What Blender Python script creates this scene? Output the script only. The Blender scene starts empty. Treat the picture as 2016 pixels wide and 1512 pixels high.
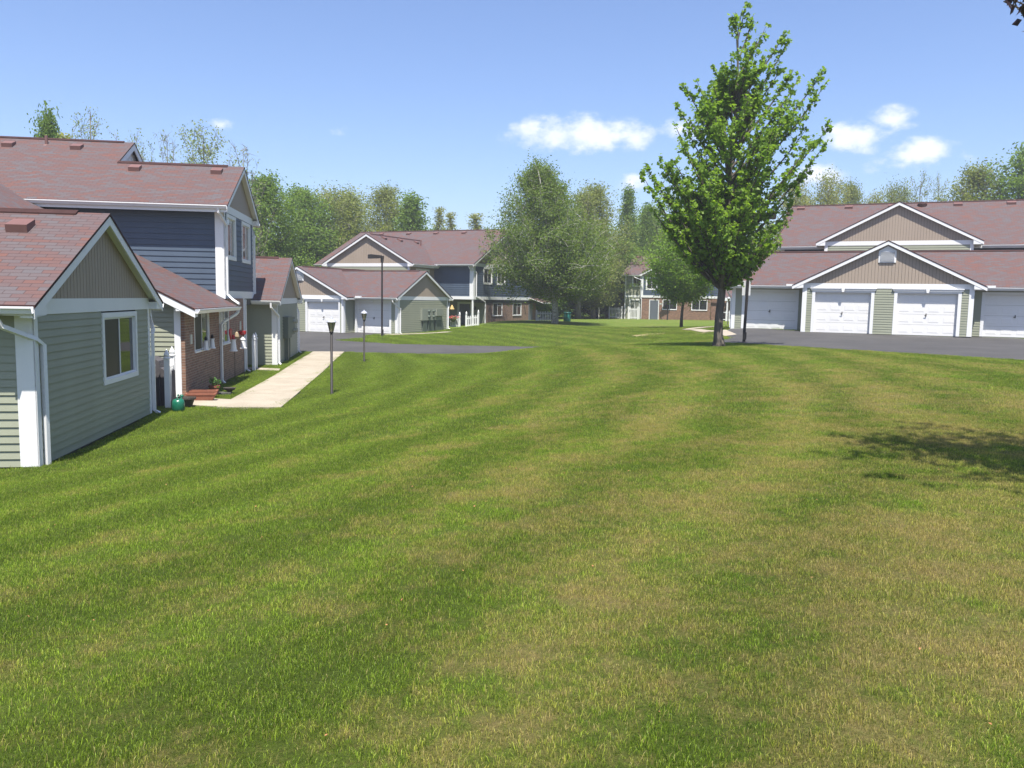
import bpy, math, random
import numpy as np
from mathutils import Vector, Matrix
R_ = math.radians
scene = bpy.context.scene
COL = scene.collection
SUN_AZ, SUN_EL = 176.0, 67.0

# ------------------------------------------------------------------ materials
def nmat(name):
    m = bpy.data.materials.new(name); m.use_nodes = True
    nt = m.node_tree; b = nt.nodes['Principled BSDF']
    return m, nt, b
def N(nt, t, **kw):
    n = nt.nodes.new(t)
    for k, v in kw.items():
        if k.startswith('i_'):
            key = k[2:]; n.inputs[int(key) if key.isdigit() else key].default_value = v
        else: setattr(n, k, v)
    return n
def LK(nt, a, b): nt.links.new(a, b)
def ramp(nt, fac, stops):
    r = N(nt, 'ShaderNodeValToRGB'); e = r.color_ramp.elements
    while len(e) < len(stops): e.new(0.5)
    for i, (p, c) in enumerate(stops): e[i].position = p; e[i].color = (*c, 1)
    LK(nt, fac, r.inputs[0]); return r.outputs[0]
def mixc(nt, fac, a, b, mode='MIX'):
    m = N(nt, 'ShaderNodeMix', data_type='RGBA', blend_type=mode)
    for sock, v in ((m.inputs[0], fac), (m.inputs[6], a), (m.inputs[7], b)):
        if hasattr(v, 'is_linked'): LK(nt, v, sock)
        elif isinstance(v, tuple): sock.default_value = (*v, 1) if len(v) == 3 else v
        else: sock.default_value = v
    return m.outputs[2]
def noise(nt, scale, vec=None, detail=4, rough=.55, out='Fac'):
    n = N(nt, 'ShaderNodeTexNoise'); n.inputs['Scale'].default_value = scale
    n.inputs['Detail'].default_value = detail; n.inputs['Roughness'].default_value = rough
    if vec is not None: LK(nt, vec, n.inputs['Vector'])
    return n.outputs[out]
def math_(nt, op, a, b=None, c=None, clamp=False):
    m = N(nt, 'ShaderNodeMath', operation=op); m.use_clamp = clamp
    for i, v in enumerate((a, b, c)):
        if v is None: continue
        if hasattr(v, 'is_linked'): LK(nt, v, m.inputs[i])
        else: m.inputs[i].default_value = v
    return m.outputs[0]
def bump(nt, b, h, strength=.3, dist=.01):
    bp = N(nt, 'ShaderNodeBump'); bp.inputs['Strength'].default_value = strength
    bp.inputs['Distance'].default_value = dist
    LK(nt, h, bp.inputs['Height']); LK(nt, bp.outputs[0], b.inputs['Normal'])
def mapping(nt, vec, scale):
    m = N(nt, 'ShaderNodeMapping'); m.inputs['Scale'].default_value = scale
    LK(nt, vec, m.inputs['Vector']); return m.outputs[0]

def painted(name, col, var=.08, rough=.55, spec=.3, nscale=1.2, streak=True):
    m, nt, b = nmat(name); col = tuple(x * .82 for x in col)
    g = N(nt, 'ShaderNodeNewGeometry').outputs['Position']
    v = mapping(nt, g, (1, 1, .25)) if streak else g
    n1 = noise(nt, nscale, v, 5); n2 = noise(nt, 22, g, 3)
    f = math_(nt, 'ADD', math_(nt, 'MULTIPLY', n1, .7), math_(nt, 'MULTIPLY', n2, .3))
    c = ramp(nt, f, [(.3, tuple(x * (1 - var) for x in col)), (.7, tuple(min(1, x * (1 + var)) for x in col))])
    LK(nt, c, b.inputs['Base Color']); b.inputs['Roughness'].default_value = rough
    b.inputs['Specular IOR Level'].default_value = spec
    bump(nt, b, n2, .15, .004)
    return m
M = {}
M['white'] = painted('white_trim', (.80, .80, .79), .035, .45, .3)
M['gutter'] = painted('white_gutter', (.78, .78, .78), .05, .35, .45)
M['sage'] = painted('sage_siding', (.305, .318, .235), .07, .5, .3)
M['sagepale'] = painted('sage_siding_pale', (.36, .375, .265), .07, .5, .3)  # paler sage tone, not assigned to any wall
M['blue'] = painted('blue_siding', (.068, .095, .135), .10, .55, .3, 1.6)
M['tan'] = painted('tan_board', (.375, .305, .24), .06, .6, .2)
M['tangroove'] = painted('tan_groove', (.20, .165, .13), .06, .7, .2)
M['garage'] = painted('garage_door_white', (.80, .79, .77), .03, .4, .35)
M['greydoor'] = painted('grey_door', (.13, .145, .17), .05, .4, .4)
M['pole'] = painted('bronze_pole', (.030, .027, .026), .15, .55, .2)
M['lamphat'] = painted('lamp_hat', (.42, .44, .50), .05, .35, .5)
M['meter'] = painted('meter_grey', (.25, .27, .22), .08, .45, .4)
M['metergreen'] = painted('meter_green', (.10, .125, .10), .10, .5, .4)
M['vent'] = painted('roof_vent_metal', (.17, .085, .072), .10, .55, .4)
M['signwhite'] = painted('sign_back', (.62, .63, .64), .05, .4, .4)
M['terracotta'] = painted('terracotta', (.27, .105, .065), .15, .75, .2, 6)
M['potdark'] = painted('dark_pot', (.06, .05, .04), .2, .6, .3, 6)
M['greenplastic'] = painted('green_plastic', (.01, .13, .075), .05, .3, .5)
M['trashgreen'] = painted('green_can', (.015, .14, .11), .08, .4, .4)
M['cover'] = painted('grill_cover', (.085, .08, .085), .2, .7, .2, 4)
M['red'] = painted('red_paint', (.45, .02, .03), .1, .4, .4)
M['yellow'] = painted('yellow_paint', (.48, .34, .12), .1, .5, .4)
M['plaque'] = painted('plaque', (.55, .56, .50), .1, .5, .3)
M['foundation'] = painted('foundation', (.10, .10, .09), .2, .8, .1, 5)
M['wood'] = painted('cut_wood', (.42, .32, .21), .25, .8, .1, 6)
M['stake'] = painted('stake_paint', (.45, .43, .34), .1, .7, .1, 6)
M['soil'] = painted('bare_straw', (.40, .31, .19), .25, .95, .05, 8, False)
M['petal'] = painted('dry_leaf_bit', (.36, .17, .075), .3, .7, .2, 30)
M['pink'] = painted('flower_pink', (.55, .10, .09), .3, .6, .2, 30)
M['edgedark'] = painted('shingle_edge', (.055, .028, .026), .2, .8, .1, 4)

def glassmat(name, col, rough=.04):
    m, nt, b = nmat(name)
    b.inputs['Base Color'].default_value = (*col, 1); b.inputs['Roughness'].default_value = rough
    b.inputs['Specular IOR Level'].default_value = .9; b.inputs['IOR'].default_value = 1.55
    g = N(nt, 'ShaderNodeNewGeometry').outputs['Position']
    bump(nt, b, noise(nt, 1.5, g, 2), .05, .02)
    return m
M['glass'] = glassmat('window_glass', (.02, .022, .02))
M['screen'] = glassmat('window_screen', (.022, .023, .022), .45)
M['screen'].node_tree.nodes['Principled BSDF'].inputs['Specular IOR Level'].default_value = .2
M['blind'] = glassmat('blind_behind_glass', (.16, .17, .14), .12)
M['lampglass'] = glassmat('lamp_glass', (.22, .195, .12), .15)

def shingles():
    m, nt, b = nmat('shingle_roof')
    uv = N(nt, 'ShaderNodeUVMap').outputs[0]
    g = N(nt, 'ShaderNodeNewGeometry').outputs['Position']
    br = N(nt, 'ShaderNodeTexBrick'); LK(nt, uv, br.inputs['Vector'])
    br.offset = .5; br.squash = 1
    for k, v in (('Scale', 1.0), ('Mortar Size', .0055), ('Mortar Smooth', .2), ('Bias', 0.0), ('Brick Width', .305), ('Row Height', .128)):
        br.inputs[k].default_value = v
    br.inputs['Color1'].default_value = (0, 0, 0, 1); br.inputs['Color2'].default_value = (1, 1, 1, 1)
    br.inputs['Mortar'].default_value = (0, 0, 0, 1)
    rnd = br.outputs['Color']
    big = noise(nt, .55, mapping(nt, uv, (.6, 1.5, 1)), 3)
    f = math_(nt, 'ADD', math_(nt, 'MULTIPLY', rnd, .66), math_(nt, 'MULTIPLY_ADD', big, .5, .01))
    c = ramp(nt, f, [(.12, (.084, .079, .085)), (.36, (.089, .073, .075)), (.60, (.092, .061, .060)), (.85, (.106, .056, .049)), (1.0, (.130, .056, .042))])
    sp = noise(nt, 90, uv, 3, .7)
    c = mixc(nt, .35, c, ramp(nt, sp, [(.3, (.25, .25, .25)), (.7, (.75, .75, .75))]), 'SOFT_LIGHT')
    c = mixc(nt, br.outputs['Fac'], c, (.05, .03, .03))
    LK(nt, c, b.inputs['Base Color']); b.inputs['Roughness'].default_value = .8
    b.inputs['Specular IOR Level'].default_value = .25
    sx = N(nt, 'ShaderNodeSeparateXYZ'); LK(nt, uv, sx.inputs[0])
    row = math_(nt, 'FRACT', math_(nt, 'DIVIDE', sx.outputs[1], .128))
    h = math_(nt, 'SUBTRACT', math_(nt, 'SUBTRACT', 1.0, row), br.outputs['Fac'])
    bump(nt, b, h, .6, .008)
    return m
M['shingle'] = shingles()

def bricks(name, ca, cb):
    m, nt, b = nmat(name)
    uv = N(nt, 'ShaderNodeUVMap').outputs[0]
    br = N(nt, 'ShaderNodeTexBrick'); LK(nt, uv, br.inputs['Vector'])
    for k, v in (('Scale', 1.0), ('Mortar Size', .008), ('Mortar Smooth', .1), ('Bias', -.1), ('Brick Width', .21), ('Row Height', .072)):
        br.inputs[k].default_value = v
    br.inputs['Color1'].default_value = (*ca, 1); br.inputs['Color2'].default_value = (*cb, 1)
    br.inputs['Mortar'].default_value = (.25, .21, .17, 1)
    n = noise(nt, 5, uv, 4)
    c = mixc(nt, .5, br.outputs['Color'], ramp(nt, n, [(.3, (.3, .3, .3)), (.7, (.7, .7, .7))]), 'SOFT_LIGHT')
    LK(nt, c, b.inputs['Base Color']); b.inputs['Roughness'].default_value = .85
    bump(nt, b, math_(nt, 'SUBTRACT', 1.0, br.outputs['Fac']), .5, .008)
    return m
M['brick'] = bricks('brown_brick', (.15, .075, .045), (.24, .125, .078))

def asphalt():
    m, nt, b = nmat('asphalt')
    g = N(nt, 'ShaderNodeNewGeometry').outputs['Position']
    a = noise(nt, .5, g, 6); s = noise(nt, 45, g, 3, .7)
    c = ramp(nt, a, [(.35, (.045, .043, .042)), (.65, (.064, .061, .059))])
    c = mixc(nt, .5, c, ramp(nt, s, [(.3, (.25, .25, .25)), (.75, (.8, .8, .8))]), 'SOFT_LIGHT')
    LK(nt, c, b.inputs['Base Color']); b.inputs['Roughness'].default_value = .8
    b.inputs['Specular IOR Level'].default_value = .3
    bump(nt, b, s, .5, .01)
    return m
M['asphalt'] = asphalt()
def concrete():
    m, nt, b = nmat('concrete')
    g = N(nt, 'ShaderNodeNewGeometry').outputs['Position']
    a = noise(nt, 1.1, g, 6); s = noise(nt, 30, g, 4, .7)
    c = ramp(nt, a, [(.3, (.26, .22, .165)), (.7, (.33, .29, .225))])
    c = mixc(nt, .5, c, ramp(nt, s, [(.3, (.35, .35, .35)), (.7, (.68, .68, .68))]), 'SOFT_LIGHT')
    LK(nt, c, b.inputs['Base Color']); b.inputs['Roughness'].default_value = .9
    bump(nt, b, s, .3, .006)
    return m
M['concrete'] = concrete()

def lawn_group():
    g = bpy.data.node_groups.new('lawn_colour', 'ShaderNodeTree')
    g.interface.new_socket('Color', in_out='OUTPUT', socket_type='NodeSocketColor')
    g.interface.new_socket('Dry', in_out='OUTPUT', socket_type='NodeSocketFloat')
    nt = g; out = nt.nodes.new('NodeGroupOutput')
    pos = N(nt, 'ShaderNodeNewGeometry').outputs['Position']
    flat = mapping(nt, pos, (1, 1, 0))
    sx = N(nt, 'ShaderNodeSeparateXYZ'); LK(nt, pos, sx.inputs[0])
    X, Y = sx.outputs[0], sx.outputs[1]
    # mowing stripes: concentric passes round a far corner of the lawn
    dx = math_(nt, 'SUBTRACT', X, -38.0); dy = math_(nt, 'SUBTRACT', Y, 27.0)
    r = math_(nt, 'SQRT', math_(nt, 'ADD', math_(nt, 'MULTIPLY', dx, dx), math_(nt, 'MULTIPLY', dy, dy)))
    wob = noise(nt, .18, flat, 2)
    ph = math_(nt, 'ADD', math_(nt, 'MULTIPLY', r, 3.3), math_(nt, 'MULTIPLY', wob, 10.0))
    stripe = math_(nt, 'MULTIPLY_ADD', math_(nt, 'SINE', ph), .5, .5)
    n1 = noise(nt, .22, flat, 3); n2 = noise(nt, 1.3, flat, 5, .65); n3 = noise(nt, 7, flat, 4, .7); n4 = noise(nt, 26, flat, 3, .7)
    # dryness: more towards the right and the foreground, less next to the houses
    bias = math_(nt, 'MULTIPLY_ADD', X, .030, .02, )
    fx = math_(nt, 'MINIMUM', math_(nt, 'MAXIMUM', bias, -.17), .09)
    far = math_(nt, 'MINIMUM', math_(nt, 'MAXIMUM', math_(nt, 'MULTIPLY_ADD', Y, -.006, .10), -.12), .07)
    d = math_(nt, 'ADD', math_(nt, 'ADD', math_(nt, 'MULTIPLY', n1, .52), math_(nt, 'MULTIPLY', n2, .88)), math_(nt, 'MULTIPLY', n3, .46))
    d = math_(nt, 'ADD', d, math_(nt, 'MULTIPLY', n4, .34))
    d = math_(nt, 'ADD', d, math_(nt, 'MULTIPLY', stripe, .10))
    d = math_(nt, 'ADD', math_(nt, 'ADD', d, fx), far)
    dry = math_(nt, 'MULTIPLY', math_(nt, 'SUBTRACT', d, 1.16), 3.2, clamp=True)
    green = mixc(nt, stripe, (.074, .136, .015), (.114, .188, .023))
    green = mixc(nt, n2, green, (.125, .172, .020))
    c = mixc(nt, math_(nt, 'MULTIPLY', dry, .85), green, (.310, .258, .085))
    sh = math_(nt, 'MULTIPLY', math_(nt, 'MULTIPLY', math_(nt, 'SUBTRACT', stripe, .5), noise(nt, .35, flat, 2)), .30)  # sheen of the mown stripes, painted in as brighter and dimmer bands
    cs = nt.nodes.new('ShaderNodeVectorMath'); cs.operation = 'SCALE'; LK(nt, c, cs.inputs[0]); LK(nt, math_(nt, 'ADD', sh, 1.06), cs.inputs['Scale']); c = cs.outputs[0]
    LK(nt, c, out.inputs[0]); LK(nt, dry, out.inputs[1])
    return g
LG = lawn_group()
def lawn_mat(name, blade):
    m, nt, b = nmat(name)
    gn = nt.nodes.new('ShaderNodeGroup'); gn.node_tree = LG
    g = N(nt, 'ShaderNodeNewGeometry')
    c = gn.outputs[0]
    if blade:
        ri = g.outputs['Random Per Island']
        dryb = math_(nt, 'GREATER_THAN', math_(nt, 'ADD', ri, math_(nt, 'MULTIPLY', gn.outputs[1], .32)), .93)
        c = mixc(nt, math_(nt, 'POWER', ri, 1.6), mixc(nt, .9, c, (.52, .62, .46), 'MULTIPLY'), mixc(nt, .9, c, (3.1, 2.8, 2.0), 'MULTIPLY'))
        c = mixc(nt, math_(nt, 'MULTIPLY', dryb, .8), c, (.30, .24, .10))
        b.inputs['Roughness'].default_value = .5
        b.inputs['Specular IOR Level'].default_value = .3
        LK(nt, c, b.inputs['Base Color'])
        tr = nt.nodes.new('ShaderNodeBsdfTranslucent'); LK(nt, c, tr.inputs[0])
        mx = nt.nodes.new('ShaderNodeMixShader'); mx.inputs[0].default_value = .35
        LK(nt, b.outputs[0], mx.inputs[1]); LK(nt, tr.outputs[0], mx.inputs[2])
        LK(nt, mx.outputs[0], nt.nodes['Material Output'].inputs[0])
    else:
        s = noise(nt, 60, g.outputs['Position'], 4, .8)
        s2 = noise(nt, 14, g.outputs['Position'], 5, .8)
        sy = N(nt, 'ShaderNodeSeparateXYZ'); LK(nt, g.outputs['Position'], sy.inputs[0])
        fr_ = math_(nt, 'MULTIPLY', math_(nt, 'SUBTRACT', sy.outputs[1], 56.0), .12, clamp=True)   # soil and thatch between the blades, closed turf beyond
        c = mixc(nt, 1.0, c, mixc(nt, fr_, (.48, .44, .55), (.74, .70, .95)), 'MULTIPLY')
        c = mixc(nt, .8, c, ramp(nt, s, [(.3, (.28, .28, .28)), (.7, (.8, .8, .8))]), 'SOFT_LIGHT')
        c = mixc(nt, .45, c, ramp(nt, s2, [(.3, (.3, .3, .3)), (.7, (.75, .75, .75))]), 'SOFT_LIGHT')
        LK(nt, c, b.inputs['Base Color']); b.inputs['Roughness'].default_value = .9
        b.inputs['Specular IOR Level'].default_value = .1
        bump(nt, b, math_(nt, 'ADD', s, s2), .9, .03)
    return m
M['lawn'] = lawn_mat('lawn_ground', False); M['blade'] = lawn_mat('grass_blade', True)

def foliage(name, dark, light, trans=.35, rough=.5):
    m, nt, b = nmat(name)
    g = N(nt, 'ShaderNodeNewGeometry')
    big = noise(nt, .9, g.outputs['Position'], 3)
    f = math_(nt, 'ADD', math_(nt, 'MULTIPLY', g.outputs['Random Per Island'], .6), math_(nt, 'MULTIPLY', big, .4))
    c = ramp(nt, f, [(.1, dark), (.9, light)])
    LK(nt, c, b.inputs['Base Color']); b.inputs['Roughness'].default_value = rough
    b.inputs['Specular IOR Level'].default_value = .22
    tr = nt.nodes.new('ShaderNodeBsdfTranslucent')
    LK(nt, mixc(nt, 1.0, c, (1.5, 1.5, .7), 'MULTIPLY'), tr.inputs[0])
    mx = nt.nodes.new('ShaderNodeMixShader'); mx.inputs[0].default_value = trans
    LK(nt, b.outputs[0], mx.inputs[1]); LK(nt, tr.outputs[0], mx.inputs[2])
    LK(nt, mx.outputs[0], nt.nodes['Material Output'].inputs[0])
    return m
M['maple'] = foliage('maple_leaf', (.095, .180, .022), (.225, .345, .046), .5, .45)
M['leafgreen'] = foliage('leaf_green', (.082, .150, .026), (.185, .270, .052), .45)
M['leafpale'] = foliage('leaf_pale', (.16, .21, .07), (.28, .33, .13), .45)
M['leafolive'] = foliage('leaf_olive', (.125, .160, .040), (.250, .280, .085), .45)
M['leafyellow'] = foliage('leaf_yellow', (.17, .20, .05), (.30, .31, .10), .45)
M['leafbirch'] = foliage('leaf_birch', (.075, .128, .022), (.175, .240, .048), .45, .5)
M['leafdark'] = foliage('leaf_dark', (.025, .058, .016), (.070, .125, .028))
M['leafred'] = foliage('leaf_dark_red', (.026, .018, .022), (.060, .038, .042), .2)
M['flowerleaf'] = foliage('pot_plant_leaf', (.05, .12, .03), (.12, .22, .06))
def bark(name, a, bcol, sc=8, vert=.25):
    m, nt, b = nmat(name)
    g = N(nt, 'ShaderNodeNewGeometry').outputs['Position']
    n = noise(nt, sc, mapping(nt, g, (1, 1, vert)), 6, .7)
    LK(nt, ramp(nt, n, [(.35, a), (.65, bcol)]), b.inputs['Base Color'])
    b.inputs['Roughness'].default_value = .9
    bump(nt, b, n, .8, .04)
    return m
M['bark'] = bark('maple_bark', (.045, .037, .028), (.125, .105, .082))
M['barkgrey'] = bark('grey_bark', (.09, .08, .065), (.22, .20, .17))
M['barkbirch'] = bark('birch_bark', (.14, .13, .11), (.50, .48, .43), 5, 1.8)

# ------------------------------------------------------------------ scene graph helpers
WORG = {}
def settag(o, label=None, cat=None, group=None, kind=None):
    for k, v in (('label', label), ('category', cat), ('group', group), ('kind', kind)):
        if v: o[k] = v
    return o
def empty(name, loc, label, cat, group=None):
    o = bpy.data.objects.new(name, None); COL.objects.link(o)
    o.empty_display_size = .3
    o.location = loc; WORG[o] = Vector(loc)
    return settag(o, label, cat, group)
class Frame:
    def __init__(s, O, az, z=0.0, vec=None):
        s.O = Vector((O[0], O[1], z)); a = R_(az) if vec is None else None
        s.x = Vector((math.sin(a), math.cos(a), 0)) if vec is None else vec
        s.y = Vector((-s.x.y, s.x.x, 0))
    def __call__(s, x, y, z): return s.O + s.x * x + s.y * y + Vector((0, 0, z))
    def sub(s, p0, p1):
        d = s.x * (p1[0] - p0[0]) + s.y * (p1[1] - p0[1])
        P = s(p0[0], p0[1], 0)
        return Frame((P.x, P.y), 0, P.z, d.normalized()), d.length
W0 = Frame((0, 0), 90)
class MB:
    def __init__(s): s.v = []; s.f = []; s.m = []; s.uv = []
    def face(s, pts, mat=0, uv=None):
        i = len(s.v); s.v += [tuple(p) for p in pts]; s.f.append(tuple(range(i, i + len(pts))))
        s.m.append(mat); s.uv.append(uv)
    def box(s, fr, x0, x1, y0, y1, z0, z1, mat=0):
        P = lambda a, b, c: fr(a, b, c)
        if x0 > x1: x0, x1 = x1, x0
        if y0 > y1: y0, y1 = y1, y0
        c = [P(x0, y0, z0), P(x1, y0, z0), P(x1, y1, z0), P(x0, y1, z0), P(x0, y0, z1), P(x1, y0, z1), P(x1, y1, z1), P(x0, y1, z1)]
        for q in ((3, 2, 1, 0), (4, 5, 6, 7), (0, 1, 5, 4), (1, 2, 6, 5), (2, 3, 7, 6), (3, 0, 4, 7)):
            s.face([c[k] for k in q], mat)
        return s
    def prism(s, pts, ext, mat=0, sidemat=None):
        ext = Vector(ext); a = [Vector(p) for p in pts]; b = [p + ext for p in a]
        n = (a[1] - a[0]).cross(a[2] - a[1])
        if n.dot(ext) > 0: s.face(a[::-1], mat); s.face(b, mat)
        else: s.face(a, mat); s.face(b[::-1], mat)
        k = len(a); sm = mat if sidemat is None else sidemat
        for i in range(k):
            j = (i + 1) % k
            q = [a[i], a[j], b[j], b[i]]
            s.face(q if n.dot(ext) > 0 else q[::-1], sm)
        return s
    def tube(s, pts, r, n=8, mat=0, caps=True, rot=0):
        pts = [Vector(p) for p in pts]; k = len(pts)
        rs = r if isinstance(r, (list, tuple)) else [r] * k
        rings = []; ref = None
        for i in range(k):
            d = (pts[min(i + 1, k - 1)] - pts[max(i - 1, 0)])
            if d.length < 1e-6: d = Vector((0, 0, 1))
            d.normalize()
            if ref is None: ref = Vector((1, 0, 0)) if abs(d.x) < .9 else Vector((0, 1, 0))
            u = ref - d * ref.dot(d)
            if u.length < 1e-4: u = d.orthogonal()
            u.normalize(); ref = u; w = d.cross(u)
            base = len(s.v)
            for j in range(n):
                a = 2 * math.pi * j / n + rot
                s.v.append(tuple(pts[i] + (u * math.cos(a) + w * math.sin(a)) * rs[i]))
            rings.append(base)
        for i in range(k - 1):
            for j in range(n):
                a, b = rings[i], rings[i + 1]; jj = (j + 1) % n
                s.f.append((a + j, a + jj, b + jj, b + j)); s.m.append(mat); s.uv.append(None)
        if caps:
            s.f.append(tuple(rings[0] + j for j in range(n - 1, -1, -1))); s.m.append(mat); s.uv.append(None)
            s.f.append(tuple(rings[-1] + j for j in range(n))); s.m.append(mat); s.uv.append(None)
        return s
    def lathe(s, c, prof, n=16, mat=0):
        c = Vector(c); rings = []
        for r, z in prof:
            base = len(s.v); rings.append(base)
            for j in range(n):
                a = 2 * math.pi * j / n; s.v.append((c.x + r * math.cos(a), c.y + r * math.sin(a), c.z + z))
        for i in range(len(prof) - 1):
            for j in range(n):
                jj = (j + 1) % n; a, b = rings[i], rings[i + 1]
                s.f.append((a + j, a + jj, b + jj, b + j)); s.m.append(mat); s.uv.append(None)
        s.f.append(tuple(rings[0] + j for j in range(n - 1, -1, -1))); s.m.append(mat); s.uv.append(None)
        s.f.append(tuple(rings[-1] + j for j in range(n))); s.m.append(mat); s.uv.append(None)
        return s
    def build(s, name, mats, parent=None, smooth=False, origin=None):
        if not isinstance(mats, (list, tuple)): mats = [mats]
        if not s.v: return None
        A = np.array(s.v, float)
        org = Vector(((A[:, 0].min() + A[:, 0].max()) / 2, (A[:, 1].min() + A[:, 1].max()) / 2, A[:, 2].min())) if origin is None else Vector(origin)
        A = A - np.array(org)
        me = bpy.data.meshes.new(name); me.from_pydata(A.tolist(), [], s.f)
        for m in mats: me.materials.append(M[m] if isinstance(m, str) else m)
        me.polygons.foreach_set('material_index', s.m)
        if any(u is not None for u in s.uv):
            ul = me.uv_layers.new(name='UVMap'); k = 0
            buf = np.zeros(len(me.loops) * 2)
            for f, u in zip(s.f, s.uv):
                for q in range(len(f)):
                    if u is not None: buf[2 * k] = u[q][0]; buf[2 * k + 1] = u[q][1]
                    k += 1
            ul.data.foreach_set('uv', buf)
        if smooth: me.polygons.foreach_set('use_smooth', [True] * len(me.polygons))
        me.update()
        o = bpy.data.objects.new(name, me); COL.objects.link(o)
        WORG[o] = org
        if parent is not None: o.parent = parent; o.location = org - WORG[parent]
        else: o.location = org
        return o
def copy_tree(o, off, parent=None):
    c = o.copy(); COL.objects.link(c)
    if parent is not None: c.parent = parent
    else: c.location = o.location + Vector(off)
    WORG[c] = WORG[o] + Vector(off)
    for ch in list(o.children): copy_tree(ch, off, c)
    return c

# ------------------------------------------------------------------ terrain
CP = [(0,0,-1.6),(0,-12,-1.6),(8,0,-1.5),(4.5,8,-1.58),(10,10,-1.52),(15.3,23.8,-1.55),(10.2,31,-1.6),(25,12,-1.5),
 (-7.6,13.1,-2.80),(-8.4,19.2,-2.80),(-20,12,-2.85),(-9,11,-2.8),(-30,20,-2.9),(-20,30,-2.85),
 (-4.5,14,-2.52),(-2,14,-2.15),(1,14,-1.88),(4,14,-1.68),(-4,5,-2.0),(-8,5,-2.6),(-3,0,-1.75),(-8,0,-2.4),(-15,0,-2.75),(-1.5,6,-1.78),(-2,9,-1.95),
 (-7.4,22,-2.82),(-9.8,41,-2.82),(-5.7,20.3,-2.80),(-5.1,23.2,-2.79),(-6.4,35.3,-2.80),(-8.3,41,-2.82),(-9.2,22.5,-2.80),(-9.9,30,-2.86),(-10.6,34,-2.82),
 (-2,24,-2.42),(-2,32,-2.55),(1,24,-1.98),(2,31,-1.86),(5,27,-1.68),(7.5,30,-1.6),(5,40.5,-2.5),(1.2,34,-1.97),(4,34.2,-1.88),(6.6,34.2,-1.74),(7.2,38.8,-2.1),(-.5,33.5,-2.25),(2,42,-2.68),(-2,42,-2.75),(-8,45,-2.76),(-8,50,-2.62),(0,48,-2.62),
 (-20,45,-2.85),(-15,52,-2.62),(-8,55.5,-2.52),(-11,57.5,-2.55),(-15,58.5,-2.55),(-18,65,-2.4),(-5,62.6,-2.42),(-3.6,60,-2.25),(-3.5,66,-2.25),(-2.1,60.5,-2.0),(-4.5,58,-2.4),
 (3.3,65.3,-1.9),(0.9,67,-1.75),(-1.5,56,-2.3),(5,72,-1.9),(7,87,-2.0),(12.5,93,-2.02),(17,90,-1.98),(21,83,-1.85),(14.4,63.5,-1.9),
 (11.8,45.2,-1.44),(15.3,44,-1.48),(22.6,40.8,-1.53),(13,38,-1.58),(20,33,-1.6),(30,36,-1.6),(8.1,36.8,-1.82),(9.5,34,-1.63),(20,60,-1.5),(40,60,-1.6),(30,30,-1.6),
 (6,50,-2.3),(3,55,-2.2),(9,47,-2.1),(8,60,-1.98),(11.5,52,-1.75),(10,75,-1.95),(-3,52,-2.5),
 (0,112,-2),(-40,95,-2.2),(60,110,-2),(-45,40,-2.9),(-45,0,-2.9),(45,0,-1.5),(60,60,-1.7),(40,90,-1.9),(-20,100,-2.1)]
cpa = np.array(CP, float)
def _U(r2): return np.where(r2 > 1e-9, r2 * np.log(np.maximum(r2, 1e-12)), 0.0)
_n = len(cpa); _K = _U(((cpa[:, None, :2] - cpa[None, :, :2]) ** 2).sum(-1)) + np.eye(_n) * .5
_P = np.hstack([np.ones((_n, 1)), cpa[:, :2]])
_w = np.linalg.solve(np.block([[_K, _P], [_P.T, np.zeros((3, 3))]]), np.concatenate([cpa[:, 2], np.zeros(3)]))
def terr_np(X, Y):
    X = np.asarray(X, float); Y = np.asarray(Y, float); sh = X.shape; X = X.ravel(); Y = Y.ravel()
    Z = np.empty_like(X)
    for i in range(0, len(X), 20000):
        x = X[i:i + 20000]; y = Y[i:i + 20000]
        d = (x[:, None] - cpa[None, :, 0]) ** 2 + (y[:, None] - cpa[None, :, 1]) ** 2
        Z[i:i + 20000] = _U(d) @ _w[:_n] + _w[_n] + _w[_n + 1] * x + _w[_n + 2] * y
    Z = np.clip(Z, -3.0, -1.4)
    dist = np.sqrt(X ** 2 + (Y - 45) ** 2); k = np.clip((dist - 60) / 30, 0, 1); k = k * k * (3 - 2 * k)
    return (Z * (1 - k) - 2.0 * k).reshape(sh)
def gz(x, y): return float(terr_np(np.array([x]), np.array([y]))[0])

def inpoly(X, Y, poly):
    X = np.asarray(X); Y = np.asarray(Y); r = np.zeros(X.shape, bool); n = len(poly)
    for i in range(n):
        x0, y0 = poly[i]; x1, y1 = poly[(i + 1) % n]
        c = ((y0 > Y) != (y1 > Y)) & (X < (x1 - x0) * (Y - y0) / (y1 - y0 + 1e-12) + x0)
        r ^= c
    return r
FL = Frame((-7.57, 13.5), -8.2)
OC = (-7.81, 56.0); FCe = Frame(OC, 24); FCf = Frame(OC, 114)
OR = (15.33, 44.0); FRe = Frame(OR, 24); FRf = Frame(OR, 114)
OF = (12.35, 92.0); FFe = Frame(OF, 24); FFf = Frame(OF, 114)
def xy(P): return (P.x, P.y)
SIDEWALK = [(-9.95, 41.2), (-8.55, 41.5), (-5.75, 20.9), (-5.9, 20.35), (-7.4, 20.25), (-7.4, 21.95)]
SIDEWALK = [(-10.0, 41.3), (-8.5, 41.6), (-5.75, 20.35), (-7.3, 20.25)]
BRANCH1 = [(-7.28, 20.45), (-7.43, 21.9), (-10.5, 22.25), (-10.5, 20.6)]
BRANCH2 = [xy(FL(18.95, .9, 0)), xy(FL(18.95, -2.55, 0)), xy(FL(18.25, -2.5, 0)), xy(FL(18.25, .9, 0))]
BRANCH2 = [(-8.83, 31.0), (-8.95, 31.75), (-12.0, 32.2), (-12.0, 31.4)]
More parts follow.
